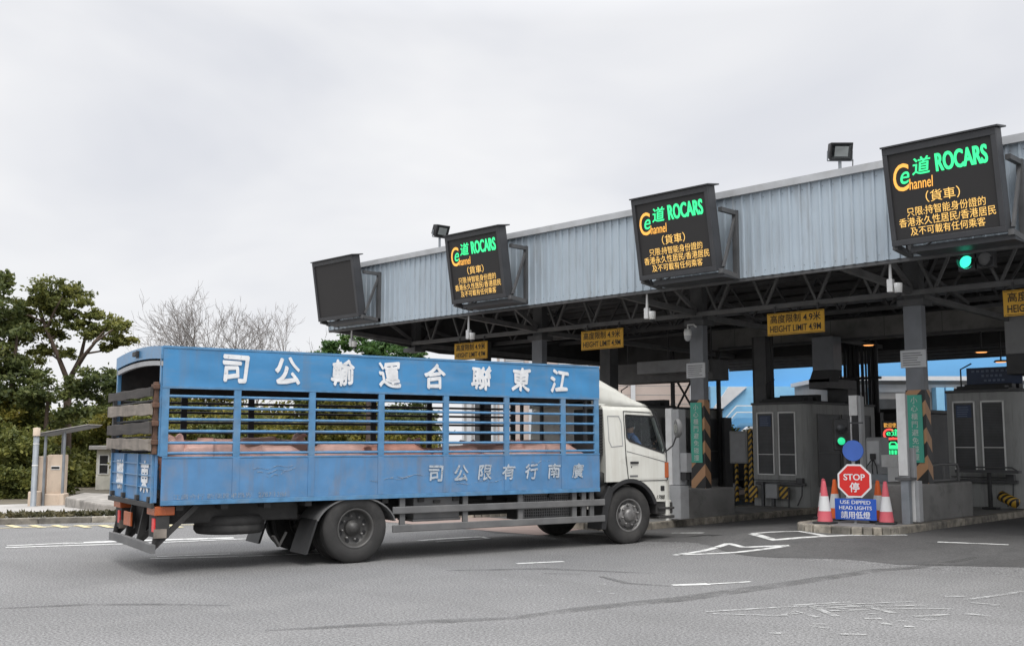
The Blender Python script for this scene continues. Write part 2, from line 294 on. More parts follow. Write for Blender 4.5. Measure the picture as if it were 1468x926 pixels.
M['asphalt'] = mat('asphalt', (.178,.176,.174), .82, var=.13, scale=.35, dirt=(.13,.128,.125), dirt_amt=.4, dirt_scale=(.12,.5,1), bump=.6, bump_scale=90, spec=.3, speck=.8, runs=(.24,.237,.23), runs_amt=.3, runs_scale=(.5,.16,1))
M['asphalt_dark'] = mat('oily_plaza_with_shade', (.095,.093,.091), .75, var=.2, scale=.6, dirt=(.05,.05,.05), dirt_amt=.6, bump=.4, bump_scale=90, speck=.4)  # dark tone holds both oil stains and the shade below the canopy
M['road_white'] = worn('worn_road_paint', (.66,.66,.64), .30, .5, 5); M['road_ghost'] = worn('almost_gone_road_paint', (.42,.42,.41), .40, .62, 5); M['road_yellow'] = worn('yellow_road_paint', (.60,.52,.30), .3, .5, 5)
M['tyre_mark'] = worn('tyre_mark_stain', (.105,.103,.10), .36, .85, 2.4)
M['paving'] = mat('pavement_concrete', (.36,.345,.325), .9, var=.15, scale=1.2, dirt=(.22,.2,.18), dirt_amt=.6, bump=.3)
M['pink_paving'] = mat('pinkish_paving', (.34,.26,.23), .9, var=.15, scale=1.5, dirt=(.2,.16,.14), dirt_amt=.5)
M['cream'] = mat('cream_render', (.58,.47,.37), .8, var=.1, dirt=(.3,.22,.17), dirt_amt=.6, dirt_scale=(1,1,.7)); M['hutwhite'] = mat('hut_white', (.70,.68,.60), .7, var=.08, dirt=(.35,.33,.28))
M['galv'] = mat('galvanised', (.24,.26,.28), .5, .3, var=.2); M['stone'] = mat('old_stone', (.28,.26,.235), .95, var=.35, scale=3, dirt=(.09,.085,.075), dirt_amt=.8, bump=.6, bump_scale=25)
M['bark'] = mat('bark', (.085,.06,.045), .9, var=.3, scale=8, bump=.6, bump_scale=30); M['bark_grey'] = mat('bare_bark', (.22,.20,.19), .9, var=.2)
M['leaf'] = leafmat('leaf_green', (.05,.068,.02), (.15,.165,.043), (.27,.26,.065)); M['leaf_dark'] = leafmat('leaf_dark', (.038,.056,.022), (.105,.13,.04), (.20,.205,.06)); M['leaf_yellow'] = leafmat('leaf_yellow', (.06,.07,.02), (.20,.19,.04), (.42,.33,.055)); M['grass'] = leafmat('verge_weed', (.04,.045,.02), (.10,.09,.045), (.17,.14,.07)); M['leaf_rich'] = leafmat('leaf_rich', (.022,.055,.018), (.065,.135,.035), (.12,.19,.05))
M['soil'] = mat('soil', (.10,.085,.06), .95, var=.3, scale=1.5)
M['tile_wall'] = mat('beige_tile_wall', (.52,.43,.38), .7, var=.08, scale=1); M['wall_white'] = mat('white_wall', (.62,.63,.64), .7, var=.05); M['wall_blue'] = mat('blue_wall', (.12,.34,.60), .6, var=.05, scale=.4); M['wall_blue_pale'] = mat('pale_blue_wall', (.24,.50,.72), .6, var=.05); M['wall_grey'] = mat('grey_wall', (.33,.32,.31), .7, var=.08)
M['car_black'] = mat('black_car_paint', (.015,.015,.018), .2, var=.1, coat=1); M['car_white'] = mat('white_car_paint', (.7,.7,.7), .25, var=.03, coat=.6); M['car_silver'] = mat('silver_car_paint', (.4,.41,.42), .3, .5, var=.05, coat=.6)
M['skin'] = mat('skin', (.42,.25,.18), .55, var=.1); M['hair'] = mat('hair_black', (.012,.011,.01), .5); M['shirt'] = mat('blue_shirt', (.05,.11,.26), .8, var=.2, scale=9); M['trousers'] = mat('dark_trousers', (.03,.03,.035), .85); M['mask'] = mat('white_mask', (.75,.75,.75), .7)
M['seat'] = mat('seat_cloth', (.05,.05,.055), .9)
# ---------------------------------------------------------------- ground
def axis(pts):
    o = []
    for a, b, n in pts: o += list(np.linspace(a, b, n, endpoint=False))
    return o + [pts[-1][1]]
xs = axis([(-900,-120,8),(-120,-60,8),(-60,-26,18),(-26,-14,14),(-14,-7,28),(-7,10,10),(10,100,8),(100,500,4)])
ys = axis([(-500,-40,5),(-40,0,8),(0,13,10),(13,18.5,26),(18.5,60,20),(60,200,8),(200,1200,6)])
g = MB(); nx = len(xs)
g.add([(x, y, G(x, y)) for y in ys for x in xs], [(j*nx+i, j*nx+i+1, (j+1)*nx+i+1, (j+1)*nx+i) for j in range(len(ys)-1) for i in range(nx-1)], True)
setting(g.build('road', M['asphalt']))
def strip(mb, pts, w, lift=.007, step=.25):
    """a painted line of width w (number or list) along ground points, laid on the land"""
    P = [Vector((p[0], p[1], 0)) for p in pts]; ws = w if isinstance(w, (list, tuple)) else [w]*len(P)
    L_, R_ = [], []; dense = []
    for i in range(len(P)-1):
        n = max(1, int((P[i+1]-P[i]).length/step))
        for k in range(n): dense.append((P[i].lerp(P[i+1], k/n), ws[i]+(ws[i+1]-ws[i])*k/n))
    dense.append((P[-1], ws[-1])); vs_ = []
    for i, (q, ww) in enumerate(dense):
        d = (dense[min(i+1, len(dense)-1)][0]-dense[max(i-1, 0)][0]); n = Vector((-d.y, d.x, 0)).normalized()
        for sgn in (1, -1):
            e = q+n*(sgn*ww/2); vs_.append((e.x, e.y, G(e.x, e.y)+lift))
    mb.add(vs_, [(2*i, 2*i+1, 2*i+3, 2*i+2) for i in range(len(dense)-1)])
def px(*pts): return [at_g(*p) for p in pts]
# oily lane surface, the canopy's shade also painted into its dark colour
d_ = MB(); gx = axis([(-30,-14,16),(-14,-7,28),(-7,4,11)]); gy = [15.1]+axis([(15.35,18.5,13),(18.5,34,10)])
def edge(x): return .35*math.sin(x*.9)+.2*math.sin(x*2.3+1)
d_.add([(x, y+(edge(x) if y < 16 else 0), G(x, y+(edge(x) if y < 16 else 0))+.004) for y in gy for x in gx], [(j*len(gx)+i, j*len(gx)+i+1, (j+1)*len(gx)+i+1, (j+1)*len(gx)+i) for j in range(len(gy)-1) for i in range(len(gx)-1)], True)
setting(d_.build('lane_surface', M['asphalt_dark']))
w_ = MB()
for pts, w in (
    (((968,796),(1044,779)), .13), (((1044,779),(1066,784.5),(1131,782)), .11), (((972,795.5),(1131,782)), .12),
    (((1077,765),(1110,774),(1300,767)), .14), (((1077,765),(1145,761.5),(1182,768)), .12), (((1182,768.5),(1256,766.8)), .12),
    (((1344,777),(1446,781)), .11), (((964,764),(1008,764)), .10), (((741,808),(808,805)), .10), (((964,839),(1016,837.5)), [.10,.16]), (((1016,837.5),(1076,834)), .06)):
    strip(w_, px(*pts), w)
setting(w_.build('lane_line', M['road_white']))
w_ = MB()   # the half worn-away lettering and arrows in front
for pts, w in (
    (((1012,877),(1132,870)), .07), (((1132,870),(1308,862.5)), .06), (((1022,880),(1130,883)), .07), (((1120,883),(1140,876),(1172,885)), .08),
    (((1135,868),(1220,863)), .09), (((1160,868),(1200,884)), .10), (((1170,872),(1258,868)), .08), (((1238,868),(1282,879)), .11), (((1190,876),(1245,874)), .06),
    (((1262,869),(1336,867.5)), .08), (((1270,873),(1365,873)), .06), (((1310,884),(1360,881)), .09), (((1385,880),(1420,884)), .13), (((1322,889),(1342,888)), .12),
    (((1353,855),(1384,855)), [.16,.05]), (((1385,860),(1468,848)), .10), (((1392,864),(1440,868)), .07), (((1104,907),(1120,908)), .12), (((1205,909),(1242,910)), .09), (((1240,887),(1264,887)), .10), (((1264,893),(1276,896)), .10), (((1296,898),(1312,899)), .09), (((1165,898),(1190,901)), .06)):
    strip(w_, px(*pts), [x*.8 for x in w] if isinstance(w, list) else w*.8)
for _ in range(12):
    x, y = random.uniform(1090,1430), random.uniform(866,912); strip(w_, px((x,y),(x+random.uniform(6,18),y+random.uniform(-1,1))), random.uniform(.03,.08))
for _ in range(16):
    x, y = random.uniform(690,880), random.uniform(826,862); strip(w_, px((x,y),(x+random.uniform(4,16),y+random.uniform(-1,1))), random.uniform(.02,.06))
setting(w_.build('worn_road_lettering', M['road_ghost']))
w_ = MB()
for pts, w in ((((8,785),(185,779.5),(360,772)), .12), (((10,782.5),(120,777.5)), .10), (((215,801),(335,798),(470,793)), .08), (((225,798),(330,794)), .06), (((90,779),(200,775),(335,771)), .25), (((600,775),(640,772),(690,769.5)), .12), (((690,769.5),(700,772),(625,777)), .1)):
    strip(w_, px(*pts), w)
setting(w_.build('far_lane_line', M['road_white']))
w_ = MB(); strip(w_, px((0,757),(165,752.5),(330,752)), .10)
for i in range(8):
    x = 12+i*33; strip(w_, px((x,753),(x+16,756.5)), .16, .012)
setting(w_.build('kerbside_line', M['road_yellow']))
w_ = MB()
for pts, w in ((((734,886),(840,872),(980,858),(1120,838),(1260,817),(1400,799)), [.16,.24,.3,.3,.24,.12]), (((0,872),(110,867),(230,866),(330,868)), [.05,.14,.12,.04]), (((380,904),(520,896),(640,890),(734,886)), [.06,.18,.22,.12]), (((860,826),(900,836),(960,840)), [.08,.14,.05]), (((780,822),(835,823)), [.12,.05]), (((640,818),(780,815),(940,822)), [.05,.2,.04])):
    strip(w_, px(*pts), w, .006)
setting(w_.build('tyre_mark', M['tyre_mark']))
# far pavement, kerb and verge
kl = [(-38,-18),(-27.5,0),(-24.35,8.3),(-22.9,11.2),(-21.0,14.5),(-19.3,17.6)]
def slab(name, edge_pts, back, h, m, kind='structure'):
    mb = MB(); n = len(edge_pts); vs_ = []
    for (x, y) in edge_pts:
        z = G(x, y); xb, yb = x+back[0], y+back[1]
        vs_ += [(x, y, z-.3), (x, y, z+h), ((x+xb)/2, (y+yb)/2, G((x+xb)/2, (y+yb)/2)+h), (xb, yb, G(xb, yb)+h), (xb, yb, G(xb, yb)-.3)]
    mb.add(vs_, [(5*i+k, 5*i+5+k, 5*i+6+k, 5*i+1+k) for i in range(n-1) for k in range(4)])
    return setting(mb.build(name, m), kind)
slab('pavement', kl, (-9, 4.5), .12, M['paving'])
mb = MB()
for i in range(len(kl)-1):
    a, b = Vector((*kl[i],0)), Vector((*kl[i+1],0)); n = max(1, int((b-a).length/.9))
    for k in range(n):
        p, q = a.lerp(b, k/n), a.lerp(b, (k+.985)/n); mb.bar((p.x, p.y, G(p.x,p.y)+.055), (q.x, q.y, G(q.x,q.y)+.055), .16, .15)
setting(mb.build('kerb', M['kerb'], bevel=.015))
rng = np.random.default_rng(5)
def leaf_mesh(name, centers, size, m, elong=1.7, droop=.0, up=.0):
    n = len(centers); d = rng.normal(size=(n,3)); d[:,2] = d[:,2]*.6-droop+up; d /= np.linalg.norm(d, axis=1)[:,None]
    e = rng.normal(size=(n,3)); e -= (e*d).sum(1)[:,None]*d; e /= np.linalg.norm(e, axis=1)[:,None]
    s = size*.72*rng.uniform(.55,1.4,size=(n,1)); nrm = np.cross(d, e)
    a = d*s*elong*.5; b = e*s*.42
    v = np.stack([centers-a, centers+b+nrm*s*.12, centers+a, centers-b+nrm*s*.12], 1).reshape(-1,3)
    me = bpy.data.meshes.new(name); me.vertices.add(4*n); me.vertices.foreach_set('co', v.astype(np.float32).ravel())
    me.loops.add(4*n); me.loops.foreach_set('vertex_index', np.arange(4*n, dtype=np.int32)); me.polygons.add(n); me.polygons.foreach_set('loop_start', np.arange(0,4*n,4, dtype=np.int32)); me.polygons.foreach_set('loop_total', np.full(n,4,dtype=np.int32))
    me.update(); me.validate(); me.materials.append(m); return me
# weeds growing on the kerb edge
pts = []
for i in range(len(kl)-1):
    a, b = np.array(kl[i]), np.array(kl[i+1])
    for _ in range(int(np.linalg.norm(b-a)*260)):
        t = rng.random(); q = a+(b-a)*t+np.array([-.9,.45])*abs(rng.normal()*.35)+np.array([-.12,.06])
        if math.sin(q[1]*1.9)+math.sin(q[1]*.83+1) > -.5: pts.append((q[0], q[1], G(*q)+.12+rng.random()*.10))
o = link('weeds', leaf_mesh('weeds', np.array(pts), .10, M['grass'], 2.2, up=.7), None); o['kind'] = 'stuff'; o['label'] = 'low weeds along the far kerb'
g = MB(); fl = [(-33,-30),(-35,0),(-37,10),(-39,22),(-41,60)]
g.add([(x-k*24, y+k*3, G(x-k*24, y+k*3)+.01+.05*k) for k in range(3) for (x,y) in fl], [(j*5+i, j*5+i+1, j*5+6+i, j*5+5+i) for j in range(2) for i in range(4)])
setting(g.build('soil_ground', M['soil']))
# ---------------------------------------------------------------- islands
def island(name, xl, xr, y0, y1, zt, zb, m):
    cx = (xl+xr)/2; rx = (xr-xl)/2; ry = .9; out_ = [(xr, y1)]+[(cx+rx*math.copysign(abs(math.cos(t))**.6, math.cos(t)), y0+ry-ry*abs(math.sin(t))**.7) for t in np.linspace(0, math.pi, 15)]+[(xl, y1)]
    mb = MB(); mb.prism(out_, lambda p: (p[0], p[1], zb-.3), lambda p: (p[0], p[1], zt))
    o = setting(mb.build(name, m)); k = MB()
    for i in range(len(out_)-1):
        a, b = Vector((*out_[i],0)), Vector((*out_[i+1],0)); n = max(1, round((b-a).length/.85))
        for j in range(n):
            p, q = a.lerp(b, j/n), a.lerp(b, (j+.975)/n)
            k.bar((p.x,p.y,(zt+zb)/2-.1), (q.x,q.y,(zt+zb)/2-.1), .17, zt-zb+.225)
    ks = setting(k.build('island_kerb', M['kerb'], bevel=.02)); return o
island('lane_island', -10.02, -8.3, 17.16, 33, .32, .2, M['concrete'])
island('lane_island', -15.25, -13.45, 16.6, 33, .13, 0, M['concrete'])
island('lane_island', -20.2, -18.3, 17.0, 33, .13, 0, M['pink_paving'])
island('lane_island', -25.2, -23.3, 17.3, 33, .13, 0, M['pink_paving'])
island('lane_island', -5.0, -3.2, 17.16, 33, .32, .2, M['concrete'])
mb = MB(); mb.add([(-20.3,14.9,.006),(-14.0,14.9,.006),(-14.6,17.3,.006),(-20.0,17.6,.006)], [(0,1,2,3)]); setting(mb.build('apron_paving', M['pink_paving']))
# ---------------------------------------------------------------- canopy
YF, YC, YB, YE = 16.85, 19.75, 22.5, 29.0
XL, XR = -23.9, 1.5
COLX = [at_y(777,560,YC).x-5.1, at_y(777,560,YC).x, at_y(1010,620,YC).x, at_y(1328,620,YC).x, at_y(1328,620,YC).x+5.0]
canopy = thing('toll_canopy', 'long dark steel canopy with pale corrugated fascia spanning the toll lanes', 'canopy', (XL, YF, 0))
cv = lambda x, y, z: (x-XL, y-YF, z)
def prof_sheet(x0, x1, z0, z1, pitch=.2, dep=.028):
    mb = MB(); P = []; x = x0
    while x < x1:
        for dx, dy in ((0,0),(.045,0),(.06,-dep),(.095,-dep),(.11,0)):
            if x+dx <= x1: P.append((x+dx, dy))
        x += pitch
    P.append((x1, 0)); vs_ = []
    for (x, y) in P: vs_ += [cv(x, YF+y, z0), cv(x, YF+y, z1)]
    mb.add(vs_, [(2*i, 2*i+2, 2*i+3, 2*i+1) for i in range(len(P)-1)]); return mb
prof_sheet(XL, XR, 4.83, 6.40).build('fascia', M['fascia'], canopy)
mb = MB(); x = XL+.13
while x < XR-.3:
    for z in (4.93,6.30): mb.box(*[q for q in (x-XL-.005, x-XL+.005, -.010, -.0005, z-.005, z+.005)])
    x += .2
mb.build('fixings', M['guard'], canopy)
mb = MB(); mb.prism([(-.09,6.40),(-.09,6.53),(.25,6.53),(.25,6.50),(.06,6.40)], lambda p: cv(XL-.05,YF+p[0],p[1]), lambda p: cv(XR,YF+p[0],p[1])); mb.build('fascia_capping', M['capping'], canopy)
mb = MB(); mb.bar(cv(XL,YF+.05,4.80), cv(XR,YF+.05,4.80), .08, .06); mb.build('fascia_edge_rail', M['steel_dark'], canopy)
mb = MB()
def rz_(y): return 6.38-(y-YF)*.055
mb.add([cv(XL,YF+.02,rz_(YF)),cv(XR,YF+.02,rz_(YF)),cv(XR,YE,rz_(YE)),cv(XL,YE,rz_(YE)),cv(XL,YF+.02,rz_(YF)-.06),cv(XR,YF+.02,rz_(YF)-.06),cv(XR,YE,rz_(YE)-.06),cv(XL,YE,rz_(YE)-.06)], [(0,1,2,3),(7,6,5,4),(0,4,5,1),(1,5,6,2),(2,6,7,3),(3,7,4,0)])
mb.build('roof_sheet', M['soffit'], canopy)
mb = MB()
for y in np.arange(YF+.9, YE, 1.05): mb.bar(cv(XL+.05,y,rz_(y)-.15), cv(XR,y,rz_(y)-.15), .07, .16)
mb.build('purlins', M['steel_dark'], canopy)
# end cladding at the canopy's left gable, its lower edge sloping back
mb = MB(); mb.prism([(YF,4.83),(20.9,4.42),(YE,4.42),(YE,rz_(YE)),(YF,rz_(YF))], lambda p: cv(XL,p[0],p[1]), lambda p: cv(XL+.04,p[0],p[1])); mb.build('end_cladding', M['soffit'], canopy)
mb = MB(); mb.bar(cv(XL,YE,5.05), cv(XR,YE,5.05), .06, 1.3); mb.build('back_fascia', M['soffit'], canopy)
# trusses along the canopy
for yt, zc in ((YC,4.65),(YB+.6,4.85),(26.2,5.05)):
    mb = MB(); zt = rz_(yt)-.28
    mb.bar(cv(XL+.1,yt,zc), cv(XR,yt,zc), .09, .10); mb.bar(cv(XL+.1,yt,zt), cv(XR,yt,zt), .09, .09)
    x = XL+.4; k = 0
    while x < XR-1.3:
        mb.bar(cv(x,yt,zt), cv(x+.58,yt,zc), .05); mb.bar(cv(x+.58,yt,zc), cv(x+1.22,yt,zt), .05); x += 1.22
    mb.build('truss', M['steel_dark'] if yt > YC else M['guard'], canopy)
for cx in COLX:
    if cx > -20:
        c = MB(); c.box(cx-.36-XL, cx-XL, YC-YF, YC+.20-YF, .3 if cx > -10 else .1, 4.52)
        c.build('column', M['steel_mid'], canopy, .012)
    c = MB(); c.box(cx-.34-XL, cx-.02-XL, YC+.02-YF, YC+.24-YF, 4.52, rz_(YC)-.1); c.build('column_head', M['steel_dark'], canopy)
    c = MB(); c.box(cx-.44-XL, cx+.08-XL, YC-.08-YF, YC+.34-YF, 4.40, 4.52); c.build('column_collar', M['steel_dark'], canopy)
    if cx < -15:
        c = MB(); c.box(cx-.36-XL, cx-XL, YB-YF, YB+.36-YF, .1, 4.9); c.build('column', M['steel_dark'], canopy)
    b = MB(); b.bar(cv(cx-.18,YF+.1,4.84), cv(cx-.18,YC,4.68), .10, .12); b.bar(cv(cx-.18,YF+.15,6.2), cv(cx-.18,YC,4.75), .07, .09)
    b.bar(cv(cx-.18,YC+.2,4.62), cv(cx-.18,YE,4.5), .10, .12); b.build('strut', M['guard'], canopy)
    b = MB(); b.bar(cv(cx-.18,YC+.3,5.2), cv(cx-.18,YB,4.7), .08); b.bar(cv(cx-.18,YC+.3,4.6), cv(cx-.18,YC+1.6,rz_(YC+1.6)-.2), .10); b.bar(cv(cx-.18,YB,4.6), cv(cx-.18,YE,rz_(YE)-.2), .08); b.build('brace', M['steel_dark'], canopy)
yb_ = 25.9; zb0, zt0 = at_y(1240,486,yb_).z, at_y(1150,463,yb_).z
mb = MB(); mb.box(at_y(1020,490,yb_).x-XL, XR-XL, yb_-YF, yb_+.4-YF, zb0, zt0)
mb.build('cross_beam', M['concrete'], canopy)
mb = MB()
for x in np.arange(at_y(1020,490,yb_).x+.8, XR, 1.5): mb.box(x-.006-XL, x+.006-XL, yb_-.004-YF, yb_-.0005-YF, zb0+.02, zt0-.02)
mb.box(at_y(1030,490,yb_).x-XL, XR-XL, yb_-.05-YF, yb_-.001-YF, zb0-.02, zb0+.05)
mb.build('beam_joints', M['steel_dark'], canopy)
mb = MB(); mb.tube([cv(at_y(1010,470,24).x,24,at_y(1010,470,24).z+.3), cv(XR,24,at_y(1010,470,24).z+.3)], .05, 7); mb.tube([cv(at_y(1010,470,24).x,23.7,at_y(1010,470,24).z+.4), cv(XR,23.7,at_y(1010,470,24).z+.4)], .03, 7); mb.build('service_pipes', M['steel_mid'], canopy)
rc = thing('rear_canopy', 'low dark rear canopy roof seen beyond the booths, under the front canopy', 'canopy', (-29, YE, 0))
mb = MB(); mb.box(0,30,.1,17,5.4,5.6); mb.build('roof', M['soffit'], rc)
mb = MB()
for y in np.arange(1,17,1.6): mb.box(0,30,y,y+.1,5.22,5.4)
mb.build('purlins', M['steel_dark'], rc)
for x in (1.0,7,13,19,25): mb = MB(); mb.box(x,x+.3,16,16.3,-.4,5.4); mb.build('post', M['steel_dark'], rc)
# chevron bands, green warning boards and notice plates on the front columns
for cx, zb, zt, wh in ((COLX[3],1.0,at_y(1312,562,YC).z+.04,'right of the stop sign'),(COLX[2],.76,at_y(1012,574,YC).z+.02,'beside the truck cab')):
    c = MB(); c.box(-.37,.01,-.01,.21,0,zt-zb); o = c.build('chevron_band', M['chevron'], canopy); o.location = cv(cx, YC, zb)
    t = thing('warning_board', f'narrow green board of pale Chinese lettering on the chevron column {wh}', 'sign', (cx-.18, YC-.012, 0), 0, 'green warning boards on columns')
    z0, z1 = (at_y(1316,663,YC).z, at_y(1316,566,YC).z) if cx > -10 else (at_y(1002,663,YC).z, at_y(1002,577,YC).z)
    mb = MB(); mb.box(-.17,.13,-.02,0,z0,z1); mb.build('board', M['green_sign'], t)
    mb = MB(); T = Matrix.Translation((-.02,-.021,0)) @ Matrix.Rotation(rad(90),4,'X'); n = 8; hh = (z1-z0-.06)/n
    for i, ch in enumerate('小心櫃門避免碰撞'):
        y1 = z1-.03-i*hh; mb.text(ch, T, -.075, y1-hh*.88, .075, y1-hh*.06, .006, keep=True)
    mb.build('lettering', M['sign_pale'], t)
    t = thing('notice_plate', f'pale metal notice plate strapped high on the column {wh}', 'sign', (cx-.18, YC-.012, at_y(1316,514,YC).z if cx > -10 else at_y(1000,531,YC).z), 0)
    mb = MB(); mb.box(-.25,.25,-.03,0,-.17,.17); mb.build('plate', M['notice'], t, .004)
    mb = MB()
    for r in range(6): mb.box(-.2,.2-random.random()*.12,-.034,-.0305,.10-r*.045,.115-r*.045)
    mb.build('printed_lines', M['guard'], t)
# plinths round the column feet
for nm, x0, x1, y0, y1, z0, z1, lb in (('concrete_plinth',-9.55,-8.50,19.0,21.7,.30,1.0,'low dark concrete plinth round the column beside the stop sign'),('concrete_plinth',-14.9,-13.47,18.6,20.75,.1,.76,'low dark concrete plinth in front of the truck cab'),('concrete_plinth',-19.9,-18.4,18.6,20.8,.1,.8,'low concrete plinth hidden beyond the truck body'),('concrete_plinth',-4.7,-3.5,18.6,20.8,.3,1.0,'low concrete plinth at the right end of the plaza')):
    mb = MB(); mb.box(x0,x1,y0,y1,z0,z1); tag(mb.build(nm, M['concrete'], bevel=.03), lb, 'plinth', 'column plinths')
# ---------------------------------------------------------------- LED screens
def make_screen(lit):
    t = thing('message_screen', '', 'screen', group='message screens on the canopy fascia')
    tilt = math.atan2(.26,1.62)
    T = Matrix.Translation((0,-.62,.06)) @ Matrix.Rotation(tilt,4,'X')       # local: x right, y back, z up; hangs forward at the top
    Wd, Hd = 1.78, 1.58
    mb = MB(); mb.M = T; mb.box(-Wd,0,0,.22,0,Hd); mb.build('housing', M['screen_case'], t, .01)
    mb = MB(); mb.M = T
    for a, b, c, d in ((-Wd+.0,.0,Hd-.11,Hd-.0),(-Wd+.0,.0,.0,.09),(-Wd+.0,-Wd+.08,.09,Hd-.11),(-.08,.0,.09,Hd-.11)): mb.box(a,b,-.035,-.001,c,d)
    mb.build('bezel', M['screen_case'], t, .006)
    mb = MB(); mb.M = T; mb.box(-Wd+.07,-.07,-.006,.003,.08,Hd-.10); f = mb.build('screen_face', M['screen_face'], t)
    mb = MB(); mb.M = T; mb.box(-Wd-.01,.05,-.07,.3,Hd+.005,Hd+.03); mb.build('rain_hood', M['screen_case'], t)
    mb = MB(); mb.box(-Wd+.25,.08,-.52,-.05,-.05,.045); mb.build('under_tray', M['screen_case'], t)
    for x in (.04,-Wd+.02):
        mb = MB(); mb.bar((x,-.58,.06), (x,-.02,.0), .09); mb.bar((x,-.55,1.22), (x,-.02,1.22), .08); mb.bar((x,-.045,-.04), (x,-.045,1.27), .09); mb.bar((x,-.48,.14), (x,-.05,1.16), .05)
        mb.build('bracket', M['steel_dark'], t)
    mb = MB(); mb.M = T; mb.tube([(-Wd+.18,.1,0),(-Wd+.2,.08,-.12),(-Wd+.32,.08,-.15),(-Wd+.42,.12,-.07),(-Wd+.5,.3,0)], .014, 6); mb.build('cable', M['black'], t)
    if lit:
        S = T @ Matrix.Translation((-Wd,-.007,0)) @ Matrix.Rotation(rad(90),4,'X')      # x right, y up on the face
        def B(u0,v0,u1,v1): return (u0*Wd, (1-v1)*Hd, u1*Wd, (1-v0)*Hd)
        g_ = MB(); g_.text('ROCARS', S, *B(.47,.14,.91,.32), thick=.010, bold=.016); g_.text('道', S, *B(.255,.145,.425,.315), thick=.016, shear=.15); g_.text('e', S, *B(.14,.265,.225,.385), thick=.012, shear=.3); g_.build('green_lettering', M['led_green'], f)
        a_ = MB(); a_.text('C', S, *B(.075,.18,.225,.455), thick=.004, shear=.12); a_.text('hannel', S, *B(.215,.345,.43,.455), thick=.003, shear=.12); a_.build('orange_lettering', M['led_orange'], f)
        b_ = MB(); b_.text('（貨車）', S, *B(.35,.49,.65,.605))
        b_.text('只限:持智能身份證的', S, *B(.165,.63,.855,.72)); b_.text('香港永久性居民/香港居民', S, *B(.085,.73,.93,.82)); b_.text('及不可載有任何乘客', S, *B(.18,.83,.835,.915))
        b_.build('amber_lettering', M['led_amber'], f)
    return t
s0 = make_screen(True); s0.location = (-5.66, YF, 4.86)
s0['label'] = 'largest and rightmost lit message screen, above the green signal'
s1 = copy_tree(s0, (-10.80, YF, 4.86), label='lit message screen hung midway along the fascia, above the truck cab'); s2 = copy_tree(s0, (-16.30, YF, 4.90), label='lit message screen next to the small floodlight, above the truck body')
sb = make_screen(False); sb.location = (-21.66, YF, 4.92); sb['label'] = 'blank dark message screen at the far left end of the fascia'
# ---------------------------------------------------------------- floodlights on the roof edge
fl = thing('floodlight', 'square floodlight on a short pole above the fascia, left of the largest screen', 'floodlight', (-8.78, YF+.3, 6.5), rad(44), 'floodlights on the canopy roof')
mb = MB(); mb.tube([(0,0,-.1),(0,0,.28)], .03); mb.build('pole', M['galv'], fl)
Tm = Matrix.Translation((0,-.05,.45)) @ Matrix.Rotation(rad(24),4,'X')
mb = MB(); mb.M = Tm; mb.prism([(-.08,-.16),(-.08,.16),(.1,.11),(.1,-.13)], lambda p: (-.2,p[0],p[1]), lambda p: (.2,p[0],p[1])); mb.build('housing', M['black'], fl, .012)
mb = MB(); mb.M = Tm; mb.box(-.17,.17,-.09,-.081,-.13,.13); mb.build('glass', M['clear'], fl)
mb = MB(); mb.M = Tm; mb.box(-.12,.12,-.083,-.0805,-.09,.09); mb.build('reflector', M['pillar_white'], fl)
mb = MB(); mb.bar((-.22,0,.28),(.22,0,.28),.03,.015); mb.bar((-.22,0,.28),(-.22,-.03,.45),.03,.015); mb.bar((.22,0,.28),(.22,-.03,.45),.03,.015); mb.build('yoke', M['galv'], fl)
mb = MB(); mb.tube([(.1,.05,.4),(.26,.08,.32),(.24,.06,.1),(.12,.02,.0)], .01, 6); mb.build('cable', M['black'], fl)
copy_tree(fl, (-19.62, YF+.3, 6.6), rad(84), 'square floodlight on a short pole beside the screen above the truck body')
# ---------------------------------------------------------------- height limit signs
hs = None
for i, (x, lb) in enumerate(((at_y(1144,462,YC).x,'yellow height limit sign over the lane left of the stop sign'),(at_y(867,487,YC).x,'yellow height limit sign over the truck cab'),(at_y(679,504,YC).x,'yellow height limit sign half hidden behind the top of the truck body'),(at_y(1497,430,YC).x,'yellow height limit sign cut off by the right edge of the picture'))):
    if hs is None:
        hs = thing('height_limit_sign', lb, 'sign', (x, YC-.12, 4.02), 0, 'yellow height limit signs')
        mb = MB(); mb.box(-.66,.66,0,.03,0,.47); mb.build('board', M['yellow_sign'], hs, .004)
        S = Matrix.Translation((0,-.001,0)) @ Matrix.Rotation(rad(90),4,'X')
        mb = MB(); mb.text('高度限制', S, -.58,.25,.13,.43, bold=.012); mb.text('4.9米', S, .19,.25,.59,.43, bold=.016); mb.text('HEIGHT LIMIT 4.9M', S, -.59,.06,.59,.20, bold=.016); mb.build('lettering', M['sign_black'], hs)
        mb = MB(); mb.box(-.64,.64,-.003,-.0005,.445,.455); mb.box(-.64,.64,-.003,-.0005,.015,.025); mb.build('border', M['sign_black'], hs)
        for x_ in (-.5,.5): mb = MB(); mb.bar((x_,.05,.3),(x_,.05,.62),.03); mb.build('hanger', M['steel_dark'], hs)
    else: copy_tree(hs, (x, YC-.12, 4.03), label=lb)
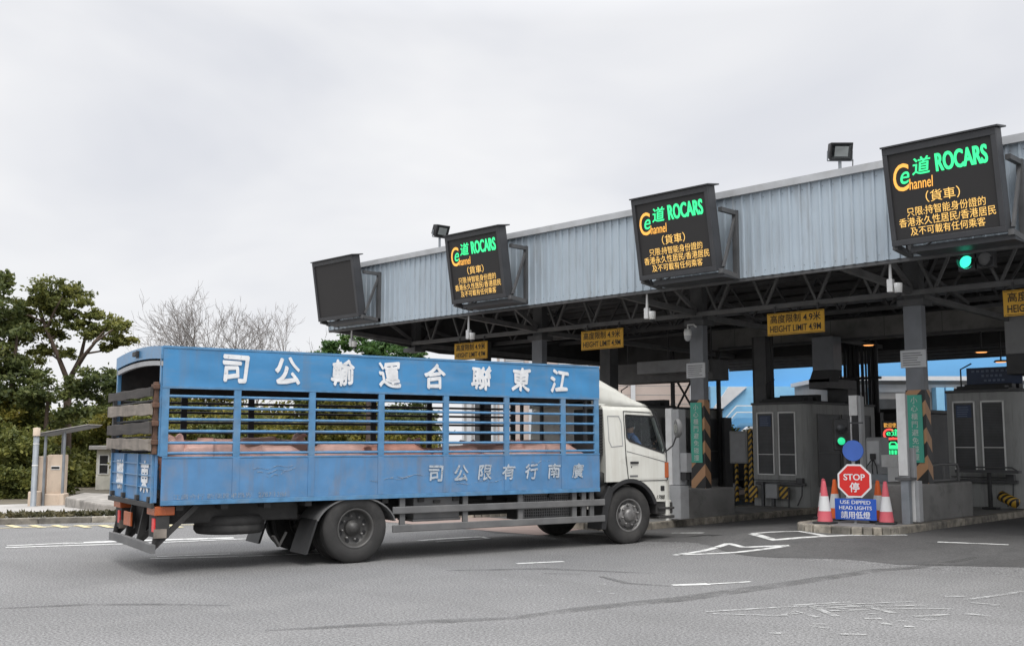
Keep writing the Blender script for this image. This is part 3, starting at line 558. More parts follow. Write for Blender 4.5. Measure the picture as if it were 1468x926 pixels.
# ---------------------------------------------------------------- cameras hung under the fascia
ck = None
for x, zb, lb in ((-7.86,4.36,'white camera hanging on a pole below the fascia, left of the green signal'),(-13.02,4.33,'white camera hanging on a pole below the fascia over the truck cab'),(-18.37,4.28,'white camera hanging on a pole below the fascia over the truck body'),(-23.03,4.40,'white camera hanging on a pole at the far left end of the canopy')):
    if ck is None:
        ck = thing('lane_camera', lb, 'camera', (x, 17, zb), 0, 'cameras hung below the fascia')
        mb = MB(); mb.tube([(0,0,.02),(0,0,.5)], [.035,.018], 8); mb.build('pole', M['pillar_white'], ck)
        mb = MB(); mb.box(-.05,.05,-.05,.05,-.06,.16); mb.build('mount', M['pillar_white'], ck, .01)
        mb = MB(); mb.lathe([(0,-.10),(.06,-.10),(.07,.04),(.07,.06),(0,.06)], (.13,0,.02), (0,0,1), 14); mb.build('housing', M['frame'], ck)
        mb = MB(); mb.lathe([(.055,0),(.045,-.05),(0,-.07)], (.13,0,-.08), (0,0,1), 14); mb.build('lens_dome', M['black'], ck)
    else: copy_tree(ck, (x, 17, zb), label=lb)
dc = thing('dome_camera', 'white dome camera on a bracket near the top of the column beside the truck cab', 'camera', (at_y(986,480,YC-.25).x, YC-.15, at_y(986,480,YC-.25).z), 0)
mb = MB(); mb.lathe([(0,.14),(.07,.13),(.09,.06),(.09,-.02)], (0,-.1,0), (0,0,1), 16); mb.build('housing', M['frame'], dc)
mb = MB(); mb.lathe([(.085,-.02),(.08,-.08),(.05,-.13),(0,-.15)], (0,-.1,0), (0,0,1), 16); mb.build('lens_dome', M['notice'], dc)
mb = MB(); mb.tube([(0,-.1,.12),(0,-.1,.22),(.05,.05,.24),(.1,.1,.18)], .022, 7); mb.build('arm', M['frame'], dc)
# overhead green lane signal
sg = thing('lane_signal', 'two-lamp lane signal lit green under the rightmost screen', 'traffic light', (-6.42, 17, 4.66))
mb = MB(); mb.box(-.28,-.01,-.05,.1,-.15,.13); mb.box(.01,.28,-.05,.1,-.13,.15); mb.build('housing', M['black'], sg, .01)
mb = MB(); mb.lathe([(0,.065),(.07,.06),(.105,.05)], (-.145,0,-.01), (0,-1,0), 20); mb.build('green_lens', M['signal_green'], sg)
mb = MB(); mb.lathe([(0,.065),(.07,.06),(.105,.05)], (.145,0,.01), (0,-1,0), 20); mb.build('dark_lens', M['guard'], sg)
mb = MB()
for x in (-.145,.145): mb.lathe([(.11,.04),(.115,.15)], (x,0,0), (0,-1,0), 18, a0=-.3, a1=math.pi+.3)
mb.build('visor', M['black'], sg)
mb = MB(); mb.bar((0,.05,.12),(0,.05,.35),.04); mb.build('hanger', M['steel_dark'], sg)
# orange ceiling lamps
lm = None
for p_, lb in ((at_y(1407,505,26),'warm ceiling lamp glowing to the right of the chevron column'),(at_y(1245,495,26),'warm ceiling lamp glowing above the pipes on the middle booth'),(at_y(1435,519,28),'small warm ceiling lamp farthest right under the canopy')):
    if lm is None:
        lm = thing('ceiling_lamp', lb, 'lamp', p_, 0, 'warm lamps under the canopy')
        mb = MB(); mb.lathe([(0,.05),(.14,.05),(.17,.02),(.18,0)], n=18); mb.build('shade', M['steel_dark'], lm)
        mb = MB(); mb.lathe([(0,-.012),(.11,-.01),(.14,.012)], n=18); mb.build('bulb_glass', M['lamp_warm'], lm)
        mb = MB(); mb.tube([(0,0,.05),(0,0,1.5)], .02, 6); mb.build('rod', M['black'], lm)
    else: copy_tree(lm, p_, label=lb)
# ---------------------------------------------------------------- the livestock truck (local: x forward, y left, z up; origin under the rear right wheel)
TRK = (-12.84, 9.62, 0); TRZ = rad(77.8)
truck = thing('livestock_truck', 'blue slatted livestock truck with white cab and Chinese lettering, loaded with pigs', 'truck', TRK, TRZ)
WB = 2.62                                                     # body width
SIDE = lambda y: Matrix.Translation((0,y,0)) @ Matrix.Rotation(rad(90),4,'X')
mb = MB(); mb.box(-2.86,4.52,.02,WB-.02,.97,1.03); mb.build('cargo_floor', M['chassis'], truck)
for y0, nm in ((-.03,'near'),(WB,'far')):
    mb = MB(); n = 16                                        # slightly dented upper board
    for k in range(2):
        pass
    vs_ = []; nx_, nz_ = 40, 5; fs = []
    for j in range(nz_+1):
        for i in range(nx_+1):
            x = -2.91+7.47*i/nx_; z = 2.545+.53*j/nz_
            dnt = .009*math.sin(x*2.1+j)*math.sin(j*1.1+.4)+.006*math.sin(x*5.3+j*1.7)
            vs_.append((x, y0+(dnt if 0 < j < nz_ else 0), z))
    fs = [(j*(nx_+1)+i, j*(nx_+1)+i+1, (j+1)*(nx_+1)+i+1, (j+1)*(nx_+1)+i) for j in range(nz_) for i in range(nx_)]
    mb.add(vs_, fs, True)
    ln = MB(); (ln.box(-2.90,4.55,y0+.035,y0+.05,2.55,3.06) if y0 < 0 else ln.box(-2.90,4.55,y0-.05,y0-.035,2.55,3.06)); ln.build('board_lining', M['chassis'], truck)
    ub = mb.build('upper_board', M['blue'], truck)
    mb = MB(); mb.box(-2.91,4.56,y0-.004,y0+.034,2.515,2.545); mb.box(-2.91,4.56,y0-.008,y0+.034,3.065,3.095); mb.build('board_edge', M['blue_rail'], truck)
    lp = MB(); lp.box(-2.88,4.56,y0+.004,y0+.03,1.0,1.565); low = lp.build('side_panel', M['blue_low'], truck, .004)
    mb = MB(); mb.box(-2.88,4.56,y0-.004,y0+.032,.935,1.0); mb.box(-2.88,4.56,y0-.002,y0+.034,1.565,1.59); mb.build('panel_edge', M['blue_rail'], truck, .004)
    for x in (-2.86,-1.86,-.74,.38,1.51,2.65,3.79,4.5):
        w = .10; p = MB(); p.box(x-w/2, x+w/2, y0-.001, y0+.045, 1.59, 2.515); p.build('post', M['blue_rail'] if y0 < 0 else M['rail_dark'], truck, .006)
        if -2.5 < x < 4.4: p = MB(); p.box(x-w/2, x+w/2, y0-.006, y0+.003, 1.0, 1.565); p.build('panel_rib', M['blue_low'], truck, .003)
    for z in (2.41,2.255,2.095,1.935,1.775,1.635):
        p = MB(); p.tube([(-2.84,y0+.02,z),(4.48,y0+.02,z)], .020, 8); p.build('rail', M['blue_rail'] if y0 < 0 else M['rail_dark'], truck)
    if y0 < 0:
        S = SIDE(y0-.012); t_ = MB()
        for ch, pxx in zip('司公輸運合聯東江', (338,412,491,558.5,623,689.5,746.5,801.5)):
            d = _ray(pxx, 530); o_ = Vector(TRK); hv = Vector((math.cos(TRZ),math.sin(TRZ),0)); nv = Vector((hv.y,-hv.x,0)); q = _C+d*((o_+nv*.03-_C).dot(nv)/d.dot(nv)); sx = (q-o_).dot(hv)
            t_.text(ch, S, sx-.185, 2.625, sx+.185, 3.0, thick=.027, brush=.032, shear=-.05 if ch in '公運' else .12)
        t_.build('company_lettering', M['white_letter'], ub)
        t_ = MB(); S = SIDE(y0-.006)
        for ch, pxx in zip('司公限有行南廣', (625,661,694.5,729,761.5,794.5,828)):
            d = _ray(pxx, 677); q = _C+d*((o_+nv*.03-_C).dot(nv)/d.dot(nv)); sx = (q-o_).dot(hv)
            t_.text(ch, S, sx-.125, 1.18, sx+.125, 1.42, thick=.02, brush=.028, shear=.1)
        t_.build('faded_lettering', M['grey_letter'], low)
        t_ = MB(); t_.text('江南合行 新蘭建港路界', S, -2.72, 1.01, -1.62, 1.085); t_.text('2787 1388', S, -1.53, 1.015, -1.12, 1.08); t_.build('foot_lettering', M['faint_letter'], low)
t_ = MB()
for z0_, x0_, x1_, ph in ((1.40,-1.62,-1.02,0),(1.35,-1.55,-.98,1.1),(1.29,-1.42,-1.15,2),(1.24,.55,1.25,.4),(1.20,.2,.9,2.2),(1.12,1.7,2.6,1.3),(1.43,3.1,3.5,0)):
    n = 14; P = [Vector((x0_+(x1_-x0_)*k/n, -.0305 if False else -.0285, z0_+.018*math.sin(k*.9+ph)+.004*k)) for k in range(n+1)]
    for k in range(n): t_.bar(P[k], P[k+1], .004, .010, (0,1,0))
t_.build('scratches', M['scratch'], truck)
# roof: shallow arch of dark sheet, blue arched header at the rear
arc = lambda y: 3.085+.055*(1-((y-WB/2)/(WB/2))**2)
mb = MB(); ys_ = np.linspace(-.02, WB+.02, 13)
mb.loft([[(x, y, arc(y)) for y in ys_]+[(x, y, arc(y)-.02) for y in ys_[::-1]] for x in (-2.9,0,4.55)], smooth=False); mb.build('roof', M['chassis'], truck)
mb = MB(); mb.prism([(y, arc(y)+.005) for y in ys_]+[(y, arc(y)-.17) for y in ys_[::-1]], lambda p: (-2.94,p[0],p[1]), lambda p: (-2.90,p[0],p[1])); mb.build('rear_header', M['blue_rail'], truck)
mb = MB(); mb.prism([(y, arc(y)-.20) for y in ys_]+[(y, arc(y)-.265) for y in ys_[::-1]], lambda p: (-2.93,p[0],p[1]), lambda p: (-2.88,p[0],p[1])); mb.build('header_strip', M['pillar_grey'], truck)
mb = MB(); mb.box(-2.99,-2.945,1.22,1.42,3.03,3.10); mb.box(-2.985,-2.94,1.20,1.215,3.0,3.11); mb.build('marker_lamp', M['black'], truck, .006)
for y in (.0, WB-.06):
    p = MB(); p.box(-2.93,-2.87,y,y+.06,1.6,2.93); p.build('rear_post', M['blue_rail'], truck, .004)
p = MB(); p.box(-3.0,-2.935,.03,.12,1.62,2.60)
for z in (1.75,2.0,2.25,2.5): p.box(-3.02,-2.93,.0,.14,z,z+.07)
p.build('hinge_post', M['rust'], truck, .01)
p = MB(); p.box(-2.99,-2.935,WB-.14,WB-.06,1.62,2.5); p.build('latch_post', M['steel_dark'], truck, .01)
for i, (z0, z1) in enumerate(((2.40,2.53),(2.15,2.31),(1.90,2.06),(1.67,1.83))):
    dz = .02*math.sin(i*2.3); p = MB(); N = 10; rings = []
    for k in range(N+1):
        y = .04+(WB-.06)*k/N; wv = .008*math.sin(k*1.7+i*2); rings.append([(-3.05,y,z0+wv+dz*k/N),(-3.01,y,z0+wv+dz*k/N),(-3.01,y,z1-wv*.7+dz*k/N),(-3.05,y,z1-wv*.7+dz*k/N)])
    p.loft(rings, smooth=False); p.build('plank', M['wood_dark'] if i % 2 == 0 else M['wood'], truck, .008)
for z in (2.36,2.10,1.86): p = MB(); p.tube([(-2.93,.03,z),(-2.93,WB-.03,z-.02)], .016, 6); p.build('gate_bar', M['steel_dark'], truck)
tg = MB(); tg.box(-2.95,-2.91,.06,WB-.04,.97,1.62); tgo = tg.build('tailgate', M['blue_low'], truck, .006)
p = MB()
for y in (.10,.87,1.70,WB-.10): p.box(-2.985,-2.951,y-.016,y+.016,.95,1.62)
for z in (1.17,1.33,1.49): p.box(-2.972,-2.951,.08,WB-.06,z-.008,z+.008)
p.build('gate_ribs', M['blue_rail'], tgo)
p = MB()
for y in (.2,.87,1.70,2.4): p.box(-3.0,-2.95,y-.05,y+.05,.98,1.05)
p.box(-2.99,-2.951,.02,WB,.90,.97); p.build('gate_hinges', M['chassis'], tgo, .006)
p = MB(); S = Matrix(((0,0,-1,-2.953),(-1,0,0,0),(0,1,0,0),(0,0,0,1)))      # facing backwards: x right = -y
p.text('聯', S, -2.25,1.10,-1.82,1.52,thick=.03); p.text('東', S, -.78,1.10,-.35,1.52,thick=.03); p.build('gate_lettering', M['white_letter'], tgo)
# front wall of the body
mb = MB(); mb.box(4.46,4.54,.03,WB-.03,1.0,1.75)
for y in np.linspace(.3, WB-.3, 4): mb.box(4.47,4.52,y-.03,y+.03,1.75,2.54)
mb.box(4.47,4.53,.03,WB-.03,2.5,3.08); mb.build('front_wall', M['steel_dark'], truck)
# chassis
for y in (.86,1.66):
    p = MB(); p.box(-2.75,5.9,y,y+.09,.62,.86); p.build('chassis_rail', M['chassis'], truck)
p = MB()
for x in np.arange(-2.6,4.4,.62): p.box(x-.05,x+.05,.05,WB-.05,.86,.955)
for x in (-2.3,-.9,.9,2.6,4.1): p.box(x-.05,x+.05,.95,1.66,.66,.84)
p.build('cross_members', M['chassis'], truck)
p = MB(); p.lathe([(0,-.95),(.09,-.95),(.09,-.3),(.2,-.12),(.2,.12),(.09,.3),(.09,.95),(0,.95)], (0,WB/2-.05,.5), (0,1,0), 14); p.tube([(.2,WB/2,.55),(2.4,WB/2,.62),(4.6,WB/2,.65)], .06, 8); p.build('rear_axle', M['chassis'], truck)
p = MB(); p.lathe([(0,-1),(.07,-1),(.07,1),(0,1)], (5.28,WB/2-.05,.47), (0,1,0), 12); p.build('front_axle', M['chassis'], truck)
for y in (.72,1.85): 
    p = MB(); p.box(-.75,.75,y-.04,y+.04,.62,.70); p.bar((-.75,y,.66),(-.9,y,.80),.08); p.bar((.75,y,.66),(.9,y,.80),.08); p.build('leaf_spring', M['chassis'], truck)
p = MB(); p.box(-2.68,-.80,.30,2.32,.66,.95); p.build('underbody_tray', M['chassis'], truck, .02)
p = MB(); p.box(.9,4.6,.98,1.56,.55,.93); p.build('gearbox_and_tanks', M['chassis'], truck, .03)
def wheel(x, y0, y1, R_, rear):
    """y0 = outer face, y1 = inner face; the wheel turns about a sideways axis"""
    s_ = 1 if y1 > y0 else -1; wd = abs(y1-y0); o_ = (x, y0, R_-.005); ax = (0, s_, 0)
    t_ = MB(); ri = R_*.55
    t_.lathe([(ri,.03),(ri+.03,.005),(R_*.80,0.0),(R_*.93,.012),(R_-.008,.035),(R_,.06),(R_,wd*.30),(R_-.014,wd*.32),(R_-.014,wd*.36),(R_,wd*.38),(R_,wd*.62),(R_-.014,wd*.64),(R_-.014,wd*.68),(R_,wd*.70),(R_,wd-.06),(R_-.03,wd-.01),(ri,wd-.01)], o_, ax, 44); w_ = t_.build('wheel', M['tyre'], truck)
    r_ = MB(); r_.lathe([(ri+.012,.012),(ri-.005,.008),(ri-.02,.03),(ri-.03,.10)] + ([(ri-.05,.14),(.20,.15),(.12,.15),(0,.15)] if rear else [(ri-.06,.07),(.20,.02),(.14,.015),(0,.015)]), o_, ax, 36); rm = r_.build('rim', M['rim'] if rear else M['rimlight'], w_)
    hb = MB(); d0 = .15 if rear else .015
    hb.lathe([(.125,d0),(.12,d0-.05 if rear else d0-.03),(.085,d0-.055 if rear else d0-.06),(.08,d0-.09 if rear else d0-.062),(0,d0-.095 if rear else d0-.065)], o_, ax, 20); hb.build('hub', M['rimlight'] if not rear else M['rim'], w_)
    nt_ = MB()
    for k in range(8):
        t = 2*math.pi*k/8+.2; c = (x+.175*math.cos(t), y0, R_+.175*math.sin(t)); nt_.lathe([(.02,d0-.004),(.018,d0-.05),(0,d0-.055)], c, ax, 7)
    nt_.build('wheel_nuts', M['rimlight'], w_)
    ho = MB()
    for k in range(8):
        t = 2*math.pi*(k+.5)/8; rr_ = ri-.075; c = (x+rr_*math.cos(t), y0, R_+rr_*math.sin(t)); ho.lathe([(.034,d0-.012 if rear else d0+.012),(0,d0-.013 if rear else d0+.008)], c, ax, 12)
    ho.build('hand_holes', M['black'], w_)
wheel(0, 0.0, .27, .515, True); wheel(0, .62, .33, .515, True); wheel(0, WB-.06, WB-.33, .515, True); wheel(0, WB-.68, WB-.39, .515, True)
wheel(5.28, .06, .33, .505, False); wheel(5.28, WB-.20, WB-.47, .505, False)
sp = MB(); sp.lathe([(.28,0),(.46,-.01),(.5,.04),(.5,.10),(.49,.105),(.49,.125),(.5,.13),(.5,.2),(.46,.25),(.28,.24)], (-1.72,.62,.50), (0,0,1), 40); sw = sp.build('spare_wheel', M['tyre'], truck)
sp = MB(); sp.lathe([(0,.1),(.27,.1),(.285,.03)], (-1.72,.62,.50), (0,0,1), 28); sp.build('rim', M['rim'], sw)
sp = MB(); sp.bar((-1.25,.1,.45),(-1.15,.12,.30),.07,.03); sp.bar((-1.15,.12,.30),(-1.05,.1,.50),.05,.03); sp.build('spare_carrier', M['chassis'], truck)
for y0_ in (-.02, WB-.66):                                      # rear mudguards with flap
    p = MB(); rings = []
    for k in range(17):
        t = rad(12)+rad(150)*k/16; r = .63; rings.append([(r*math.cos(t)*1.02,y0_,.5+r*math.sin(t)*.72),((r+.02)*math.cos(t)*1.02,y0_,.5+(r+.03)*math.sin(t)*.72),((r+.02)*math.cos(t)*1.02,y0_+.68,.5+(r+.03)*math.sin(t)*.72),(r*math.cos(t)*1.02,y0_+.68,.5+r*math.sin(t)*.72)])
    p.loft(rings, smooth=False); p.build('rear_mudguard', M['guard'], truck)
    p = MB(); p.prism([(-.63,.66),(-.60,.66),(-.76,.17),(-.80,.17)], lambda q: (q[0],y0_+.02,q[1]), lambda q: (q[0],y0_+.62,q[1])); p.build('mud_flap', M['black'], truck)
for y0_ in (-.02, WB-.02):                                      # side underrun guards
    for z in (.75,.475): 
        p = MB(); p.box(.6,4.68,y0_,y0_+.04,z-.055,z+.055); p.build('side_guard_rail', M['guard'], truck, .012)
    for x in (.78,1.9,2.95,4.05,4.25,4.42):
        p = MB(); p.box(x-.045,x+.045,y0_+.042,y0_+.08,.43,.96); p.build('side_guard_post', M['guard'], truck)
p = MB(); p.box(1.0,1.82,.08,.58,.60,.93); p.box(.98,1.84,.07,.60,.56,.60); tb = p.build('toolbox', M['guard'], truck, .012)
p = MB(); p.box(1.34,1.46,.055,.079,.84,.88); p.build('latch', M['chassis'], tb)
p = MB(); p.box(3.05,4.05,.14,.6,.50,.93); gb = p.build('grille_box', M['chassis'], truck)
p = MB()
for x in np.arange(3.08,4.05,.045): p.box(x,x+.012,.12,.139,.52,.92)
for z in np.arange(.54,.92,.045): p.box(3.05,4.05,.121,.138,z,z+.01)
p.build('mesh_grille', M['guard'], gb)
p = MB(); p.box(3.04,4.06,.10,.14,.90,.93); p.box(3.04,4.06,.10,.14,.50,.53); p.box(3.03,3.07,.10,.14,.5,.93); p.box(4.03,4.07,.10,.14,.5,.93); p.build('grille_frame', M['guard'], gb)
p = MB(); p.lathe([(0,-.45),(.14,-.45),(.16,-.40),(.16,.40),(.14,.45),(0,.45)], (4.72,.55,.95), (0,1,0), 16); p.build('air_tank', M['chassis'], truck)
# rear bumper, brackets and lamps
p = MB(); rings = []
for k in range(13):
    y = .03+2.5*k/12; bow = .07*(1-((y-1.28)/1.25)**2); rings.append([(-2.97-bow,y,.30+bow*.5),(-2.91-bow,y,.30+bow*.5),(-2.91-bow,y,.42+bow*.5),(-2.97-bow,y,.42+bow*.5)])
p.loft(rings, smooth=False); p.build('rear_bumper', M['guard'], truck, .008)
for y in (.12,.95,1.65,2.4):
    p = MB(); p.bar((-2.93,y,.36),(-2.35,y,.92),.07,.05,(0,1,0)); p.bar((-2.90,y,.38),(-2.80,y,.92),.09,.05,(0,1,0)); p.build('bumper_bracket', M['chassis'], truck)
for y in (.06, 2.06):
    p = MB(); p.box(-2.93,-2.66,y,y+.42,.80,.92); p.build('orange_marker_panel', M['orange_lens'], truck, .01)
    p = MB(); p.box(-2.90,-2.72,y+.02,y+.40,.50,.80); lb_ = p.build('lamp_box', M['chassis'], truck, .01)
    p = MB(); p.box(-2.92,-2.901,y+.05,y+.17,.58,.76); p.build('red_lens', M['red_lens'], lb_)
    p = MB(); p.box(-2.93,-2.76,y+.0,y+.019,.50,.62); p.build('reflector', M['wood'], lb_)
p = MB(); p.box(-2.95,-2.92,1.30,1.72,.58,.78); p.build('number_plate_panel', M['orange_lens'], truck, .006)
p = MB(); p.box(-2.80,-2.74,1.0,1.9,.45,.90); p.build('tow_member', M['chassis'], truck)
# ---- cab
CY0, CY1 = .03, WB-.21; CC = (CY0+CY1)/2; CH = (CY1-CY0)/2
def front_x(z): return np.interp(z, [.5,.72,1.2,1.6,2.30,2.45], [6.36,6.38,6.38,6.32,6.06,5.98])
def half_w(z): return np.interp(z, [.5,1.5,2.35,2.45], [CH,CH,CH-.07,CH-.10])
def ring(z, grow=0.0, rear=4.74):
    fx, hw = front_x(z)+grow, half_w(z)+grow; r = .26; pts = [(rear,CC-hw),(5.2,CC-hw),(5.6,CC-hw)]
    for t in np.linspace(-90, 0, 9): pts.append((fx-r-.05+(r+.0)*math.cos(rad(t))+.0, CC-hw+r+r*math.sin(rad(t))))
    pts += [(fx-.02,CC-hw*.5),(fx,CC)]; m = [(x, 2*CC-y) for (x, y) in pts[:-1]][::-1]
    return [(x, y, z) for x, y in pts+m]
def cab_shell(grow=0.0):
    mb = MB(); zs = [.72,.9,1.09,1.3,1.6,1.9,2.2,2.34]; rs = [ring(z, grow) for z in zs]
    top = ring(2.40, grow); rs.append([((x-5.3)*.985+5.3, (y-CC)*.985+CC, 2.39+grow) for x, y, z in top]); rs.append([((x-5.3)*.94+5.3, (y-CC)*.93+CC, 2.425+grow) for x, y, z in top]); 
    mb.loft(rs); return mb
me = solid_mesh(cab_shell()); 
for p_ in me.polygons: p_.use_smooth = True
shell = link('cab_tmp', me, M['cab'])
sd = shell.modifiers.new('s', 'SOLIDIFY'); sd.thickness = .035; sd.offset = -1
def cutter(mb):
    o = link('cut_tmp', solid_mesh(mb), None); return o
cuts = []
WIN = [(5.235,2.26),(5.93,2.24),(6.11,1.66),(6.06,1.59),(5.30,1.80),(5.235,1.86)]
c = MB(); c.prism(WIN, lambda p: (p[0],-1,p[1]), lambda p: (p[0],4,p[1])); cuts.append(cutter(c))
c = MB(); c.prism([(5.28+.61*math.cos(t), .5+.61*math.sin(t)) for t in np.linspace(0, 2*math.pi, 40, endpoint=False)], lambda p: (p[0],-1,p[1]), lambda p: (p[0],4,p[1])); cuts.append(cutter(c))
c = MB(); c.box(4.6,5.28,-1,4,.4,1.09); cuts.append(cutter(c))
c = MB(); c.box(5.7,7,CC-.92,CC+.92,1.58,2.26); cuts.append(cutter(c))
for k in cuts:
    b = shell.modifiers.new('b', 'BOOLEAN'); b.operation = 'DIFFERENCE'; b.object = k; b.solver = 'EXACT'
me = evaluated(shell)
for k in cuts: bpy.data.objects.remove(k)
for p_ in me.polygons: p_.use_smooth = True
me.materials.clear(); cab = link('cab', me, M['cab'], truck)
es = cab.modifiers.new('split', 'EDGE_SPLIT'); es.split_angle = rad(35)
def side_y(x, z): return CC-half_w(z)
def on_side(poly, off, thick, name, m, parent, bevel=.0):
    mb = MB(); mb.prism(poly, lambda p: (p[0], side_y(*p)-off, p[1]), lambda p: (p[0], side_y(*p)-off+thick, p[1])); return mb.build(name, m, parent, bevel)
def outline(poly, w, off, name, m, parent, closed=True):
    mb = MB(); P = [Vector((x, side_y(x, z)-off, z)) for x, z in poly]
    for i in range(len(P) if closed else len(P)-1): mb.bar(P[i], P[(i+1) % len(P)], w, .012, (0,1,0))
    return mb.build(name, m, parent)
# near door: shut lines, sill, window seal and glass
DOOR = [(5.19,2.33),(5.95,2.31),(6.14,1.63),(6.145,1.10),(5.24,1.10),(5.19,1.5)]
dr = on_side([(5.21,1.52),(5.26,1.13),(6.08,1.13),(6.09,1.55),(5.30,1.74)], .004, .02, 'door', M['cab'], cab, .003)
outline(DOOR, .012, .003, 'shut_line', M['black'], dr)
outline([(5.22,1.62),(6.13,1.42)], .010, .003, 'crease', M['guard'], dr, False)
outline(WIN, .03, .004, 'window_seal', M['black'], dr)
gl = on_side([(x, z) for x, z in WIN], -.012, .005, 'window_glass', M['glass'], dr)
p = MB(); p.box(5.28,5.46,CY0-.03,CY0-.006,1.40,1.44); p.box(5.30,5.32,CY0-.012,CY0+.0,1.33,1.36); p.build('handle', M['black'], dr, .008)
p = MB(); p.box(5.27,5.45,CY0-.008,CY0+.004,1.165,1.20); p.build('emblem_strip', M['guard'], dr)
# far window glass, windscreen
p = MB(); p.prism(WIN, lambda q: (q[0],2*CC-side_y(*q)-.015,q[1]), lambda q: (q[0],2*CC-side_y(*q)-.01,q[1])); p.build('window_glass', M['glass'], cab)
p = MB(); ws = [];
for z in (1.56,1.8,2.05,2.28): ws.append([(front_x(z)-.03-.05*(abs(y-CC)/.95)**3, y, z) for y in np.linspace(CC-.95, CC+.95, 11)])
p.loft(ws, close=False, caps=False); p.build('windscreen', M['clear'], cab)
p = MB(); p.box(5.0,5.03,CY0+.1,CY1-.1,1.1,2.3); p.build('cab_lining', M['seat'], cab)
p = MB(); p.box(4.8,6.2,CY0+.08,CY1-.08,1.06,1.10); p.box(5.95,6.25,CY0+.1,CY1-.1,1.1,1.5); p.build('dashboard', M['black'], cab, .02)
for y in (.52, 1.78):
    p = MB(); p.box(5.40,5.87,y-.25,y+.25,1.28,1.42); p.box(5.30,5.42,y-.24,y+.24,1.35,1.95); p.box(5.32,5.40,y-.13,y+.13,1.97,2.15); p.build('seat', M['seat'], cab, .04)
p = MB(); R0 = Matrix.Translation((6.12,.50,1.68)) @ Matrix.Rotation(rad(-62),4,'Y'); p.M = R0
p.tube([(.22*math.cos(t),.22*math.sin(t),0) for t in np.linspace(0,2*math.pi,25)], .016, 7); p.box(-.2,.2,-.02,.02,-.015,.0); p.tube([(0,0,0),(0,0,-.35)], .03, 8); p.build('steering_wheel', M['black'], cab)
# panel recess behind the door, dark air intake stack, gap equipment
outline([(4.83,2.24),(5.08,2.24),(5.13,2.12),(5.13,1.72),(4.88,1.70),(4.83,1.8)], .012, .002, 'panel_crease', M['pillar_grey'], cab)
p = MB(); p.box(4.58,4.73,.10,.75,1.55,2.36)
for z in np.arange(1.6,2.3,.05): p.box(4.585,4.725,.085,.10,z,z+.02)
p.build('intake_stack', M['black'], truck, .01)
p = MB(); p.lathe([(0,-.2),(.12,-.2),(.12,.2),(0,.2)], (4.66,.28,1.15), (0,1,0), 14); p.tube([(4.66,.3,1.25),(4.62,.35,1.5),(4.66,.4,1.6)], .06, 8); p.build('air_filter', M['chassis'], truck)
# wheel arch trim, fender, step, bumper, lamps
p = MB(); rings = []
for k in range(25):
    t = rad(18)+rad(176)*k/24; ca, sa = math.cos(t), math.sin(t); r0, r1 = .565, .64
    zz = lambda r: .5+r*sa
    rings.append([(5.28+r0*ca, CY0-.012, zz(r0)),(5.28+r1*ca, CY0-.012, zz(r1)),(5.28+r1*ca, CY0+.34, zz(r1)),(5.28+r0*ca, CY0+.34, zz(r0))])
p.loft(rings, smooth=False); p.build('wheel_arch', M['black'], truck, .008)
p = MB(); p.prism([(4.62,.28),(4.72,.28),(4.78,.62),(4.90,.96),(4.80,1.03),(4.66,.8)], lambda q: (q[0],CY0-.02,q[1]), lambda q: (q[0],CY0+.4,q[1])); p.build('front_mudguard', M['black'], truck, .01)
p = MB(); p.box(5.88,6.28,CY0+.02,CY0+.45,.50,.70); p.box(5.92,6.3,CY0-.01,CY0+.35,.42,.47); p.box(5.92,6.3,CY0-.01,CY0+.35,.58,.62); p.build('cab_step', M['chassis'], truck, .01)
p = MB(); rings = []
for z in (.38,.42,.70,.73): rings.append([(max(x,6.06)+.04, y, z) for x, y, _ in ring(.8)[3:-3]])
p.loft(rings); p.build('front_bumper', M['cab'], truck)
p = MB(); p.box(6.085,6.18,CY0-.008,CY0+.03,1.14,1.42); p.build('indicator_lamp', M['orange_lens'], cab, .012)
p = MB(); p.box(5.98,6.07,CY0-.012,CY0+.01,.91,1.0); p.build('side_repeater', M['black'], cab, .01)
p = MB(); p.text('1788', SIDE(CY0-.004), 5.88,.765,6.07,.835,thick=.012,shear=.25); p.build('fleet_number', M['sign_black'], cab)
p = MB(); p.box(6.36,6.40,CC-.9,CC-.6,.78,.98); p.box(6.36,6.40,CC+.6,CC+.9,.78,.98); p.build('headlights', M['clear'], cab, .02)
p = MB(); p.box(6.37,6.40,CC-.5,CC+.5,1.05,1.35)
for z in (1.1,1.18,1.26): p.box(6.40,6.41,CC-.48,CC+.48,z,z+.03)
p.build('front_grille', M['black'], cab)
